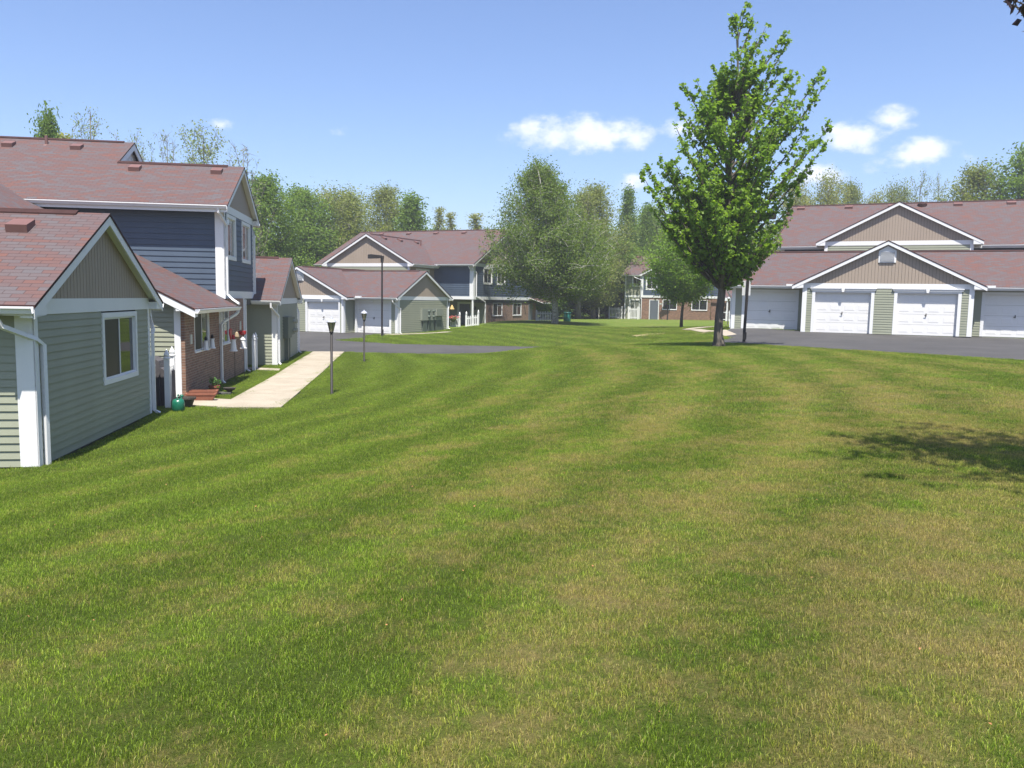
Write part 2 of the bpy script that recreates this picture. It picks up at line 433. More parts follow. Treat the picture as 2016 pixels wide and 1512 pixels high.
ROAD = [(-10.1, 41.25), (-8.4, 41.45), (-5.8, 40.9), (-0.2, 39.2), (2.5, 39.4), (6.2, 37.3), (8.7, 33.6), (11.5, 29.2), (15.04, 24.6), (18, 20.5), (24, 14), (46, 10), (46, 34),
        xy(FRf(20, 1.3, 0)), xy(FRf(7.95, 1.3, 0)), xy(FRf(0, .6, 0)), xy(FRf(-3.9, 1.3, 0)), (11.1, 43.0), (10.6, 40.4), (9.3, 38.2), (7.2, 38.4), (5.2, 41.8), (2.2, 46.4), (-6.6, 47.3), (-10.6, 49.3), (-9.3, 51.5), xy(FCf(-.9, -2.2, 0)),
        xy(FCf(-.5, .15, 0)), xy(FCf(-3.6, .15, 0)), xy(FCf(-16, .2, 0)), (-34, 62), (-34, 41.5)]
PATHC = [(-8.4, 54.2), (-8.5, 54.75), (-6.2, 56.7), (-5.6, 56.4)]
PATHR = [(10.6, 41.2), (11.0, 42.6), (7.9, 47.6), (8.6, 49.6), (13, 52.5), (13.4, 51.9), (9.6, 49.3), (9.0, 47.6), (11.6, 43.9), (11.9, 42.4)]
HARD = [SIDEWALK, BRANCH1, BRANCH2, ROAD]
def gridlines(lo, hi, a, b, step, grow=1.22):
    g = list(np.arange(a, b + 1e-6, step)); s = step; v = b
    while v < hi: s *= grow; v += s; g.append(v)
    s = step; v = a; h = []
    while v > lo: s *= grow; v -= s; h.append(v)
    return np.array(h[::-1] + g)
def make_ground():
    xs = gridlines(-900, 900, -26, 30, .4); ys = gridlines(-60, 1200, -2, 66, .4)
    X, Y = np.meshgrid(xs, ys); Z = terr_np(X, Y)
    rng = np.random.default_rng(3)
    for p in HARD: Z = np.where(inpoly(X, Y, p), Z - .07, Z)
    nx, ny = len(xs), len(ys)
    V = np.stack([X, Y, Z], -1).reshape(-1, 3)
    i = np.arange(ny - 1)[:, None] * nx + np.arange(nx - 1)[None]; i = i.ravel()
    F = np.stack([i, i + 1, i + 1 + nx, i + nx], -1)
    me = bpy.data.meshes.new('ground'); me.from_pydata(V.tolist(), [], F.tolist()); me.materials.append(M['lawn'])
    me.polygons.foreach_set('use_smooth', [True] * len(F))
    o = bpy.data.objects.new('ground', me); COL.objects.link(o); settag(o, kind='structure'); return o
make_ground()
def clip_sheet(name, poly, mat, off, step=.5, joints=None):
    """a paved sheet draped on the terrain: the polygon cut into grid cells, with a thin edge going down"""
    P = np.array(poly); x0, y0 = P.min(0); x1, y1 = P.max(0); mb = MB()
    def clip(pts, ax, val, keep_gt):
        out = []
        for k in range(len(pts)):
            a, b = pts[k], pts[(k + 1) % len(pts)]
            ia = (a[ax] >= val) if keep_gt else (a[ax] <= val); ib = (b[ax] >= val) if keep_gt else (b[ax] <= val)
            if ia: out.append(a)
            if ia != ib:
                t = (val - a[ax]) / (b[ax] - a[ax]); out.append((a[0] + (b[0] - a[0]) * t, a[1] + (b[1] - a[1]) * t))
        return out
    from mathutils.geometry import tessellate_polygon
    tris = tessellate_polygon([[Vector((a, b, 0)) for a, b in poly]])
    cells = []
    for t in tris:
        tp = [poly[k] for k in t]
        ar = (tp[1][0]-tp[0][0])*(tp[2][1]-tp[0][1])-(tp[1][1]-tp[0][1])*(tp[2][0]-tp[0][0])
        if ar < 0: tp = tp[::-1]
        ax0, ax1 = min(q[0] for q in tp), max(q[0] for q in tp)
        for i in range(int(math.floor((ax0 - x0) / step)), int(math.floor((ax1 - x0) / step)) + 1):
            c1 = clip(clip(tp, 0, x0 + i * step, True), 0, x0 + (i + 1) * step, False)
            if len(c1) < 3: continue
            b0, b1 = min(q[1] for q in c1), max(q[1] for q in c1)
            for j in range(int(math.floor((b0 - y0) / step)), int(math.floor((b1 - y0) / step)) + 1):
                c2 = clip(clip(c1, 1, y0 + j * step, True), 1, y0 + (j + 1) * step, False)
                if len(c2) >= 3: cells.append(c2)
    allp = np.array([q for c in cells for q in c]); zz = terr_np(allp[:, 0], allp[:, 1]) + off; k = 0
    for c in cells:
        mb.face([(q[0], q[1], zz[k + n]) for n, q in enumerate(c)]); k += len(c)
    n = len(poly)
    area = sum(poly[i][0]*poly[(i+1)%n][1]-poly[(i+1)%n][0]*poly[i][1] for i in range(n))
    for i in range(n):
        a, b = poly[i], poly[(i + 1) % n]; m = max(1, int(math.dist(a, b) / step))
        for q in range(m):
            p = [(a[0] + (b[0] - a[0]) * t, a[1] + (b[1] - a[1]) * t) for t in (q / m, (q + 1) / m)]
            z = terr_np(np.array([p[0][0], p[1][0]]), np.array([p[0][1], p[1][1]])) + off
            f = [(p[0][0], p[0][1], z[0]), (p[0][0], p[0][1], z[0] - .2), (p[1][0], p[1][1], z[1] - .2), (p[1][0], p[1][1], z[1])]
            mb.face(f if area > 0 else f[::-1])
    o = mb.build(name, mat); return settag(o, kind='structure')
clip_sheet('asphalt_road', ROAD, 'asphalt', .0, .8)
def slabs(name, a0, a1, b0, b1, n, off):
    """concrete walk made of separately poured slabs between edge a0->a1 and edge b0->b1"""
    mb = MB(); g = .012
    for i in range(n):
        t0 = i / n + g / math.dist(a0, a1); t1 = (i + 1) / n - g / math.dist(a0, a1)
        q = [(a0[0] + (a1[0] - a0[0]) * t0, a0[1] + (a1[1] - a0[1]) * t0), (b0[0] + (b1[0] - b0[0]) * t0, b0[1] + (b1[1] - b0[1]) * t0),
             (b0[0] + (b1[0] - b0[0]) * t1, b0[1] + (b1[1] - b0[1]) * t1), (a0[0] + (a1[0] - a0[0]) * t1, a0[1] + (a1[1] - a0[1]) * t1)]
        top = [Vector((x, y, gz(x, y) + off)) for x, y in q]
        mb.prism(top, (0, 0, -.15))
    o = mb.build(name, 'concrete'); return settag(o, kind='structure')
slabs('sidewalk', (-7.3, 20.25), (-10.0, 41.3), (-5.75, 20.35), (-8.5, 41.6), 14, .015)
slabs('path', (-10.6, 20.9), (-7.3, 20.45), (-10.6, 22.35), (-7.45, 21.9), 2, .011)
slabs('path', (-12.0, 31.4), (-8.80, 31.0), (-12.0, 32.2), (-8.95, 31.75), 2, .011)
slabs('path', (-8.5, 54.0), (-4.2, 57.6), (-8.9, 54.7), (-4.7, 58.1), 4, .03)
slabs('path', (10.75, 41.9), (11.3, 53.0), (11.4, 42.1), (11.95, 52.6), 8, .012)
slabs('path', (11.2, 52.4), (16.3, 61.6), (10.9, 53.3), (15.6, 62.4), 7, .034)
for c, r, sd in (((8.75, 50.8), 1.0, 5), ((9.3, 45.4), 1.2, 8), ((-8.3, 12.1), .8, 3)):
    rnd = random.Random(sd); mb = MB()
    for q in range(4):
        cx, cy = c[0] + rnd.uniform(-r, r), c[1] + rnd.uniform(-.5, .5)
        if sd == 3: cx, cy = c[0] - .4 * q, c[1] + .7
        pts = []
        for k in range(14):
            a = k / 14 * 2 * math.pi; rr = r * .45 * rnd.uniform(.6, 1.2)
            x, y = cx + math.cos(a) * rr, cy + math.sin(a) * rr * (.5 if sd == 3 else .7); pts.append((x, y, gz(x, y) + .012 + .002 * q))
        mb.face(pts)
    settag(mb.build('bare_soil', 'soil'), kind='structure')

# ------------------------------------------------------------------ building kit
def siding(mb, fw, L, z0, z1, holes=(), lap=.127, out=.021, ztop=None, a0=0.0):
    z = z0
    while z < z1 - 1e-4:
        zt = min(z + lap, z1); zm = (z + zt) / 2
        lo, hi = a0, L
        if ztop:
            g = [a for a in np.arange(a0, L + .01, .05) if ztop(a) > zm]
            if not g: z = zt; continue
            lo, hi = min(g), max(g)
        segs = [(lo, hi)]
        for (h0, h1, hz0, hz1) in holes:
            if hz0 < zm < hz1:
                ns = []
                for a, b in segs:
                    if h1 <= a or h0 >= b: ns.append((a, b)); continue
                    if h0 > a: ns.append((a, h0))
                    if h1 < b: ns.append((h1, b))
                segs = ns
        for a, b in segs:
            mb.face([fw(a, -out, z), fw(b, -out, z), fw(b, 0, zt), fw(a, 0, zt)])
            mb.face([fw(a, 0, z), fw(b, 0, z), fw(b, -out, z), fw(a, -out, z)])
        z = zt
def flatwall(mb, fw, L, z0, z1, holes=(), y=0.0, mat=0, a0=0.0):
    xs = sorted({a0, L, *[h[0] for h in holes], *[h[1] for h in holes]}); zs = sorted({z0, z1, *[h[2] for h in holes], *[h[3] for h in holes]})
    xs = [x for x in xs if a0 <= x <= L]; zs = [z for z in zs if z0 <= z <= z1]
    for i in range(len(xs) - 1):
        for j in range(len(zs) - 1):
            cx, cz = (xs[i] + xs[i + 1]) / 2, (zs[j] + zs[j + 1]) / 2
            if any(h[0] < cx < h[1] and h[2] < cz < h[3] for h in holes): continue
            q = [(xs[i], zs[j]), (xs[i + 1], zs[j]), (xs[i + 1], zs[j + 1]), (xs[i], zs[j + 1])]
            mb.face([fw(a, y, c) for a, c in q], mat, q)
def gable_boards(fw, x0, x1, z0, zt, parent, w=.153):
    """vertical boards under a gable; zt(x) is the height of the top"""
    mb = MB(); n = int((x1 - x0) / w); w = (x1 - x0) / n
    for i in range(n):
        a, b = x0 + i * w + .009, x0 + (i + 1) * w - .009
        ha, hb, hm = zt(a), zt(b), zt((a + b) / 2)
        if max(ha, hb) < z0 + .02: continue
        ha, hb = max(ha, z0 + .001), max(hb, z0 + .001)
        pts = [fw(a, -.016, z0), fw(b, -.016, z0), fw(b, -.016, hb)]
        if hm > max(ha, hb) + .005: pts.append(fw((a + b) / 2, -.016, hm))
        pts.append(fw(a, -.016, ha))
        mb.prism(pts, fw.y * .016)
        mb.face([fw(a - .012, .002, z0), fw(b + .012, .002, z0), fw(b + .012, .002, max(hb, ha)), fw(a - .012, .002, max(ha, hb))], 1)
    return mb.build('gable_panel', ['tan', 'tangroove'], parent)
def roof_slab(mb, pts, th=.05, u=None, v=None):
    """one sloping roof plane: pts in order, UV from direction u (along the eave) and v (up the slope), both unit vectors"""
    pts = [Vector(p) for p in pts]; o = Vector((0, 0, 0))
    uv = [((p - o).dot(u), (p - o).dot(v)) for p in pts]
    n = (pts[1] - pts[0]).cross(pts[2] - pts[1])
    if n.z < 0: pts = pts[::-1]; uv = uv[::-1]
    mb.face(pts, 0, uv)
    low = [p - Vector((0, 0, th)) for p in pts]
    mb.face(low[::-1], 1)
    for i in range(len(pts)):
        j = (i + 1) % len(pts); mb.face([pts[i], low[i], low[j], pts[j]], 1)
def gutter(fw, a0, a1, zt, parent, y=-.0):
    """K-style trough along an eave: fw.x along, outward -y, zt top"""
    mb = MB()
    prof = [(0, 0), (0, -.11), (-.075, -.11), (-.10, -.055), (-.125, -.03), (-.125, 0), (-.112, 0), (-.112, -.025), (-.088, -.05), (-.068, -.1), (-.012, -.1), (-.012, 0)]
    A = [fw(a0, y + p[0], zt + p[1]) for p in prof]
    mb.prism(A, fw.x * (a1 - a0))
    return mb.build('gutter', 'gutter', parent)
def downspout(pts, parent, r=.048):
    mb = MB(); mb.tube(pts, r, 4, rot=math.pi / 4)
    p, q = Vector(pts[-1]), Vector(pts[-2])
    return mb.build('downspout', 'gutter', parent)
def corner(fr, x, y, sx, sy, z0, z1, parent, w=.11, t=.022):
    """corner board: sx/sy tell on which sides the walls go (the board lies outside the corner)"""
    mb = MB()
    mb.box(fr, x - sx * t, x + sx * w, y - sy * t, y, z0, z1)
    mb.box(fr, x - sx * t, x, y, y + sy * w, z0, z1)
    return mb.build('corner_trim', 'white', parent)
def window(fw, a0, a1, z0, z1, parent, trim=.10, split=True, kinds=('screen', 'glass'), brick=False, head=0):
    """slider window; a0..z1 are the outer edges of its trim. returns the hole it needs"""
    fr = MB(); p = -.035 if not brick else -.012
    t = trim if not brick else .05
    fr.box(fw, a0, a1, p, .05, z1 - t, z1); fr.box(fw, a0, a1, p - (.03 if brick else 0), .05, z0, z0 + t)
    fr.box(fw, a0, a0 + t, p, .05, z0 + t, z1 - t); fr.box(fw, a1 - t, a1, p, .05, z0 + t, z1 - t)
    w = fr.build('window', 'white', parent)
    b0, b1, c0, c1 = a0 + t, a1 - t, z0 + t, z1 - t; m = (b0 + b1) / 2; s = .035
    sa = MB()
    for q0, q1, yy in ((b0, m + s / 2, -.002), (m - s / 2, b1, .018)):
        sa.box(fw, q0, q1, yy, yy + .03, c1 - s, c1); sa.box(fw, q0, q1, yy, yy + .03, c0, c0 + s)
        sa.box(fw, q0, q0 + s, yy, yy + .03, c0 + s, c1 - s); sa.box(fw, q1 - s, q1, yy, yy + .03, c0 + s, c1 - s)
    sa.build('sash', 'white', w)
    for k, (q0, q1, yy) in enumerate(((b0 + s, m - s / 2, .012), (m + s / 2, b1 - s, .032))):
        g = MB(); g.face([fw(q0, yy, c0 + s), fw(q1, yy, c0 + s), fw(q1, yy, c1 - s), fw(q0, yy, c1 - s)])
        g.build('pane', kinds[k], w)
    return (a0 + .02, a1 - .02, z0 + .02, z1 - .02)
def garage_door(fw, a0, a1, z0, z1, parent, trim=.15, rec=.16, rows=4, keystone=True, cols=4):
    """a0..a1,z0..z1 is the opening"""
    d = MB(); h = (z1 - z0) / rows; w = (a1 - a0) / cols
    for r in range(rows):
        d.box(fw, a0, a1, rec, rec + .04, z0 + r * h + (.006 if r else 0), z0 + (r + 1) * h - .004)
        for c in range(cols):
            x0, x1 = a0 + c * w + .09, a0 + (c + 1) * w - .09; y0, y1 = z0 + r * h + .11, z0 + (r + 1) * h - .11
            P = [(x0, y0), (x1, y0), (x1, y1), (x0, y1)]; i = .045
            Q = [(x0 + i, y0 + i), (x1 - i, y0 + i), (x1 - i, y1 - i), (x0 + i, y1 - i)]
            for k in range(4):
                j = (k + 1) % 4
                d.face([fw(P[k][0], rec - .001, P[k][1]), fw(P[j][0], rec - .001, P[j][1]), fw(Q[j][0], rec - .007, Q[j][1]), fw(Q[k][0], rec - .007, Q[k][1])])
            d.face([fw(q[0], rec - .007, q[1]) for q in Q])
    o = d.build('garage_door', 'garage', parent)
    hh = MB(); m = (a0 + a1) / 2
    hh.box(fw, m - .02, m + .02, rec - .05, rec - .02, z0 + .95, z0 + 1.10); hh.box(fw, m - .09, m + .02, rec - .06, rec - .045, z0 + .98, z0 + 1.005)
    hh.build('handle', 'pole', o)
    f = MB()
    f.box(fw, a0 - trim, a0, -.03, rec + .02, z0, z1); f.box(fw, a1, a1 + trim, -.03, rec + .02, z0, z1)
    f.box(fw, a0 - trim, a1 + trim, -.03, rec + .02, z1, z1 + .12)
    if keystone:
        f.box(fw, a0 - trim - .06, a1 + trim + .06, -.07, 0, z1 + .10, z1 + .16)
        f.box(fw, a0 - trim - .10, a1 + trim + .10, -.10, 0, z1 + .19, z1 + .24)
        f.box(fw, a0 - trim - .06, a1 + trim + .06, -.05, 0, z1 + .16, z1 + .19)
        f.prism([fw(m - .05, -.115, z1 + .02), fw(m + .05, -.115, z1 + .02), fw(m + .10, -.115, z1 + .25), fw(m - .10, -.115, z1 + .25)], fw.y * .1)
    f.build('door_frame', 'white', o)
    return (a0 - .02, a1 + .02, z0 - 1, z1 + .05)
def wall_part(fr, p0, p1, z0, z1, mat, parent, holes=(), style='siding', ztop=None, name='wall', lap=.127, zfound=.5):
    fw, L = fr.sub(p0, p1); mb = MB()
    if style == 'siding':
        siding(mb, fw, L, z0, z1, holes, ztop=ztop, lap=lap)
        for (a, b, c, d) in holes:
            mb.face([fw(a, .17, c), fw(b, .17, c), fw(b, .17, d), fw(a, .17, d)][::-1])
        hs = [h for h in holes if h[2] < z0]
        if zfound:
            flatwall(mb, fw, L, z0 - zfound, z0, hs, y=.012, mat=1)
        return mb.build(name, [mat, 'foundation'], parent), fw, L
    flatwall(mb, fw, L, z0, z1, holes)
    return mb.build(name, [mat], parent), fw, L
def roof_vent(fr, x, y, xm, za, pitch, parent, sgn=-1, w=.36):
    """metal box vent on the slope; local x is downslope direction sgn"""
    zt = za - pitch * abs(x - xm)
    mb = MB(); d = .17
    zx = lambda q: za - pitch * abs(q - xm)
    x0, x1 = x - sgn * d, x + sgn * d   # upper, lower edge
    top = .14
    prof = [(x0, zx(x0) + .0), (x1, zx(x1) + .0), (x1 + sgn * .03, zx(x1) + top), (x0, zx(x0) + top * .75)]
    mb.prism([fr(a, y - w / 2, z) for a, z in prof], fr.y * w)
    return mb.build('roof_vent', 'vent', parent)
def gable_block(B, fr, x0, x1, y0, y1, zb, zw, za, ze, parent_tag=None, ohe=.45, ohr=.22, th=.05, trimh=.25, front_mat='sage', panel='tan',
                front_holes=(), front_style='siding', returns=True, back=False, gutters=(True, True), ridge_from=.35, lap=.127, roof_y1=None, board=True, wallfront=True):
    """gabled volume: gable faces -y. returns the roof part and the roof function"""
    xm = (x0 + x1) / 2; half = (x1 - x0) / 2 + ohe; pitch = (za - ze) / half
    zr = lambda x: za - pitch * abs(x - xm)
    ry1 = y1 if roof_y1 is None else roof_y1
    mb = MB(); sl = math.hypot(1, pitch)
    for sg in (-1, 1):
        xe = xm + sg * half
        v = (fr.x * (-sg) + Vector((0, 0, pitch))).normalized()
        roof_slab(mb, [fr(xe, y0 - ohr, ze), fr(xe, ry1, ze), fr(xm, ry1, za), fr(xm, y0 - ohr, za)], th, fr.y, v)
    roof = mb.build('roof', ['shingle', 'edgedark'], B)
    # ridge cap
    rc = MB(); q = .13
    rc.prism([fr(xm - q, y0 + ridge_from, zr(xm - q) + .002), fr(xm, y0 + ridge_from, za + .002), fr(xm + q, y0 + ridge_from, zr(xm + q) + .002),
              fr(xm + q, y0 + ridge_from, zr(xm + q) + .03), fr(xm, y0 + ridge_from, za + .045), fr(xm - q, y0 + ridge_from, zr(xm - q) + .03)], fr.y * (ry1 - y0 - ridge_from))
    rc.build('ridge_cap', 'edgedark', roof)
    # rake boards, soffit under the rake, eave boxes
    tr = MB(); bh = .17
    for sg in (-1, 1):
        xe = xm + sg * (half - .01)
        z_e = zr(xe) - th
        tr.prism([fr(xm, y0 - ohr + .012, za - th), fr(xe, y0 - ohr + .012, z_e), fr(xe, y0 - ohr + .012, z_e - bh), fr(xm, y0 - ohr + .012, za - th - bh)], fr.y * .03)
        tr.prism([fr(xm, y0 - ohr + .042, za - th - .06), fr(xe, y0 - ohr + .042, z_e - .06), fr(xe, y0 - ohr + .042, z_e - .075), fr(xm, y0 - ohr + .042, za - th - .075)], fr.y * (ohr - .042))
        xw = x0 if sg < 0 else x1; zs = zw
        if returns:   # boxed eave return
            xi = xw - sg * .02
            zi = zr(xi) - th - .02
            tr.prism([fr(xe, y0 - ohr + .022, z_e - bh + .0), fr(xi, y0 - ohr + .022, zs), fr(xi, y0 - ohr + .022, zi - bh)] if zs < z_e - bh - .001 else
                     [fr(xe, y0 - ohr + .022, zs), fr(xi, y0 - ohr + .022, zs), fr(xi, y0 - ohr + .022, zi - bh * .9), fr(xe, y0 - ohr + .022, z_e - bh * .9)], fr.y * (ohr - .024))
        # eave soffit and fascia along the side
        tr.box(fr, xe - sg * .02, xe, y0 - ohr + .05, ry1, min(zs, z_e - .12), z_e - .005)
        tr.box(fr, xw, xe - sg * .02, y0, ry1, zs - .0, zs + .018)
    if board: tr.box(fr, x0 - .0, x1 + .0, y0 - .024, y0, zw, zw + trimh)
    tr.build('roof_trim', 'white', B)
    if panel:
        fw, L = fr.sub((x0, y0), (x1, y0))
        gable_boards(fw, 0, x1 - x0, zw + trimh, lambda a: zr(x0 + a) - th - .07, B)
        gb = MB(); gb.face([fw(0, .03, zw), fw(L, .03, zw), fw(L, .03, zr(x1) - .1), fw(L / 2, .03, za - .1), fw(0, .03, zr(x0) - .1)]); gb.build('wall', 'tangroove', B)
    if wallfront:
        wall_part(fr, (x0, y0), (x1, y0), zb, zw, front_mat, B, front_holes, front_style, lap=lap)
    fe = []
    if gutters[0]:
        fw = Frame(xy(fr(xm - half, ry1, 0)), 0, fr.O.z, -fr.y)
        gutter(fw, 0, ry1 - y0 + ohr - .02, ze - .025, B)
    if gutters[1]:
        fw = Frame(xy(fr(xm + half, y0 - ohr, 0)), 0, fr.O.z, fr.y)
        gutter(fw, .02, ry1 - y0 + ohr, ze - .025, B)
    return roof, zr, xm, pitch

# ================================================================== LEFT TOWNHOUSE ROW
B = empty('townhouse', FL(6, 3, -2.8), 'nearest house, at the left edge, with sage garage, brown brick front and blue upper storey', 'house')
zb = -2.78
# -- near garage
fw, L = FL.sub((-.64, 0), (5.48, 0))
hw = window(fw, 3.02, 5.16, -1.81, -.41, B)
roof, zr, xm, pt = gable_block(B, FL, -.64, 5.48, 0, 14, zb, -.38, 1.48, -.22, front_holes=[hw], gutters=(True, True))
wall_part(FL, (-.64, 14), (-.64, 0), zb, -.38, 'sage', B)
wall_part(FL, (5.48, 0), (5.48, 14), zb, -.38, 'sage', B)
cm = MB(); cm.box(FL, -.665, -.64, -.02, .26, zb, -.38); cm.box(FL, -.665, -.53, -.024, 0, zb, -.38); cm.build('corner_trim', 'white', B)
corner(FL, 5.48, 0, -1, 1, zb, -.38, B)
roof_vent(FL, 1.62, 1.05, xm, 1.48, pt, roof, -1)
downspout([FL(-1.16, .30, -.33), FL(-1.16, .30, -.44), FL(-1.08, .27, -.55), FL(-.62, -.02, -.76), FL(-.45, -.06, -.86), FL(-.45, -.06, -2.80)], B)
downspout([FL(6.00, .12, -.33), FL(6.00, .12, -.5), FL(5.92, .08, -.62), FL(5.62, -.06, -.85), FL(5.56, -.06, -.95), FL(5.56, -.06, -2.72), FL(5.60, -.16, -2.80)], B)
# -- brick unit with a long lean-to roof
LP = .51; zl = lambda y: -.17 + LP * y
mb = MB(); v = (FL.y + Vector((0, 0, LP))).normalized()
roof_slab(mb, [FL(8.0, -.45, zl(-.45)), FL(13.95, -.45, zl(-.45)), FL(13.95, .03, zl(.03)), FL(8.0, .03, zl(.03))], .05, FL.x, v)
roof_slab(mb, [FL(8.0, .03, zl(.03)), FL(17.2, .03, zl(.03)), FL(17.2, 9, zl(9)), FL(8.0, 9, zl(9))], .05, FL.x, v)
v2 = (-FL.y + Vector((0, 0, LP))).normalized()
roof_slab(mb, [FL(8.0, 9, zl(9)), FL(17.2, 9, zl(9)), FL(17.2, 18, zl(0)), FL(8.0, 18, zl(0))], .05, FL.x, v2)
leanroof = mb.build('roof', ['shingle', 'edgedark'], B)
tr = MB(); bh = .19
tr.prism([FL(8.012, -.45, zl(-.45) - .05), FL(8.012, 9, zl(9) - .05), FL(8.012, 9, zl(9) - .05 - bh), FL(8.012, -.45, zl(-.45) - .05 - bh)], FL.x * .03)
tr.prism([FL(8.042, -.45, zl(-.45) - .10), FL(8.042, 9, zl(9) - .10), FL(8.042, 9, zl(9) - .12), FL(8.042, -.45, zl(-.45) - .12)], FL.x * .32)
tr.prism([FL(8.02, -.45, -.47), FL(8.02, .03, -.47), FL(8.02, .03, zl(.03) - .22), FL(8.02, -.45, zl(-.45) - .22)], FL.x * .3)
tr.box(FL, 8.05, 13.95, -.45, -.43, -.47, zl(-.45) - .05); tr.box(FL, 8.05, 13.95, -.43, 0, -.47, -.452)
tr.box(FL, 8.36, 14.2, -.13, -.09, -.47, -.45)
tr.build('roof_trim', 'white', B)
g = Frame(xy(FL(8.02, -.45, 0)), 0, 0, FL.x); gutter(g, 0, 5.95, -.42, B)
wall_part(FL, (8.36, 9), (8.36, 0), -2.80, 4.3, 'sage', B, ztop=lambda a: zl(9 - a) - .12)
ct = MB(); ct.box(FL, 8.335, 8.36, -.0, .16, -2.8, -.3); ct.build('corner_trim', 'white', B)
fw, L = FL.sub((8.36, -.10), (16.98, -.10))
h1 = window(fw, 1.05, 2.9, -1.66, -.50, B, brick=True, kinds=('screen', 'glass')); h2 = window(fw, 4.35, 6.0, -1.66, -.50, B, brick=True, kinds=('blind', 'glass'))
mb = MB(); flatwall(mb, fw, L, -3.05, -.45, [h1, h2])
fs, Ls = FL.sub((8.36, 0), (8.36, -.10)); flatwall(mb, fs, Ls, -3.05, -.45)
fs, Ls = FL.sub((16.98, -.10), (16.98, .9)); flatwall(mb, fs, Ls, -3.05, -.17)
flatwall(mb, fw, L, -.45, -.16, a0=5.6)
mb.build('brick_wall', 'brick', B)
cb = MB(); cb.box(FL, 16.98, 17.08, -.13, -.02, -2.9, -.16); cb.build('corner_trim', 'white', B)
pl = MB(); pl.box(FL, 8.9, 9.08, -.125, -.10, -1.38, -1.12); pl.build('number_plaque', 'plaque', B)
pl = MB(); pl.box(FL, 16.2, 16.4, -.125, -.10, -1.28, -.98); pl.build('number_plaque', 'plaque', B)
downspout([FL(13.7, -.51, -.50), FL(13.7, -.51, -.58), FL(13.62, -.46, -.66), FL(12.85, -.22, -.88), FL(12.72, -.16, -.98), FL(12.72, -.16, -2.75), FL(12.72, -.25, -2.84)], B)
downspout([FL(17.12, -.16, -.2), FL(17.12, -.16, -2.76), FL(17.12, -.3, -2.86)], B, .04)
# -- blue upper storey
fw, L = FL.sub((14.2, 0), (19.85, 0))
ha = window(fw, .34, 2.02, 1.15, 2.67, B, trim=.12, kinds=('glass', 'blind')); hb = window(fw, 3.18, 4.98, 1.15, 2.67, B, trim=.12, kinds=('glass', 'blind'))
roof2, zr2, xm2, p2 = gable_block(B, FL, 14.2, 19.85, 0, 4.1, .09, 2.70, 4.56, 2.86, front_mat='blue', front_holes=[ha, hb], roof_y1=4.09, lap=.18, gutters=(False, True))
bt = MB(); bt.box(FL, 14.17, 19.88, -.03, 0, -.17, .09); bt.box(FL, 14.17, 14.2, 0, 5, -.17, -.1); bt.box(FL, 14.2, 19.85, 0, 3, -.17, -.15); bt.build('band_board', 'white', B)
wall_part(FL, (14.2, 18), (14.2, 0), -.6, 2.72, 'blue', B, lap=.18, zfound=0)
wall_part(FL, (19.85, 0), (19.85, 18), -.17, 2.72, 'blue', B, lap=.18, zfound=0)
ct = MB(); ct.box(FL, 14.172, 14.2, -.026, .27, -.17, 2.72); ct.box(FL, 14.172, 14.32, -.028, 0, .09, 2.72); ct.build('corner_trim', 'white', B)
corner(FL, 19.85, 0, -1, 1, -.17, 2.72, B)
downspout([FL(13.70, .06, 2.76), FL(13.72, .06, 2.62), FL(14.28, -.07, 2.28), FL(14.33, -.07, 2.2), FL(14.33, -.07, -.02), FL(14.25, -.25, -.2), FL(13.95, -.50, -.33)], B)
downspout([FL(20.36, .1, 2.76), FL(20.34, .1, 2.6), FL(19.98, -.06, 2.3), FL(19.92, -.06, 2.2), FL(19.92, -.06, -.2), FL(19.7, -.1, -.35)], B)
# recessed porch beyond the brick
wall_part(FL, (16.98, 1.3), (19.85, 1.3), -2.85, -.17, 'sage', B)
# -- tall rear block: its near slope carries on from the blue block
x0, x1, xm1 = 13.75, 24.25, 19.0; P1 = (4.56 - 2.86) / (2.825 + .45); za1 = 2.86 + P1 * (xm1 - x0)
mb = MB(); va = (FL.x + Vector((0, 0, P1))).normalized(); vb = (-FL.x + Vector((0, 0, P1))).normalized()
roof_slab(mb, [FL(x0, 4.09, 2.86), FL(x0, 19, 2.86), FL(xm1, 19, za1), FL(xm1, 4.09, za1)], .05, FL.y, va)
roof_slab(mb, [FL(x1, 4.09, 2.86), FL(x1, 19, 2.86), FL(xm1, 19, za1), FL(xm1, 4.09, za1)], .05, FL.y, vb)
roof1 = mb.build('roof', ['shingle', 'edgedark'], B)
rc = MB(); rc.prism([FL(xm1 - .13, 4.45, za1 - .06), FL(xm1 + .13, 4.45, za1 - .06), FL(xm1 + .13, 4.45, za1 - .03), FL(xm1, 4.45, za1 + .04), FL(xm1 - .13, 4.45, za1 - .03)], FL.y * 14); rc.build('ridge_cap', 'edgedark', roof1)
tr = MB()
for sg, xe in ((-1, x0 + .8), (1, x1)):
    zz = za1 - P1 * abs(xe - xm1)
    tr.prism([FL(xm1, 4.10, za1 - .05), FL(xe, 4.10, zz - .05), FL(xe, 4.10, zz - .28), FL(xm1, 4.10, za1 - .28)], FL.y * .03)
tr.box(FL, x0, x0 + .02, -.2, 19, 2.62, 2.81); tr.box(FL, x0 + .02, 14.2, 0, 19, 2.69, 2.71)
tr.build('roof_trim', 'white', B)
gm = MB(); zz = lambda x: za1 - P1 * abs(x - xm1) - .12
fwg, Lg = FL.sub((14.2, 4.3), (23.8, 4.3)); siding(gm, fwg, Lg, 2.8, za1, ztop=lambda a: zz(14.2 + a), lap=.1)
gm.build('wall', 'white', B)
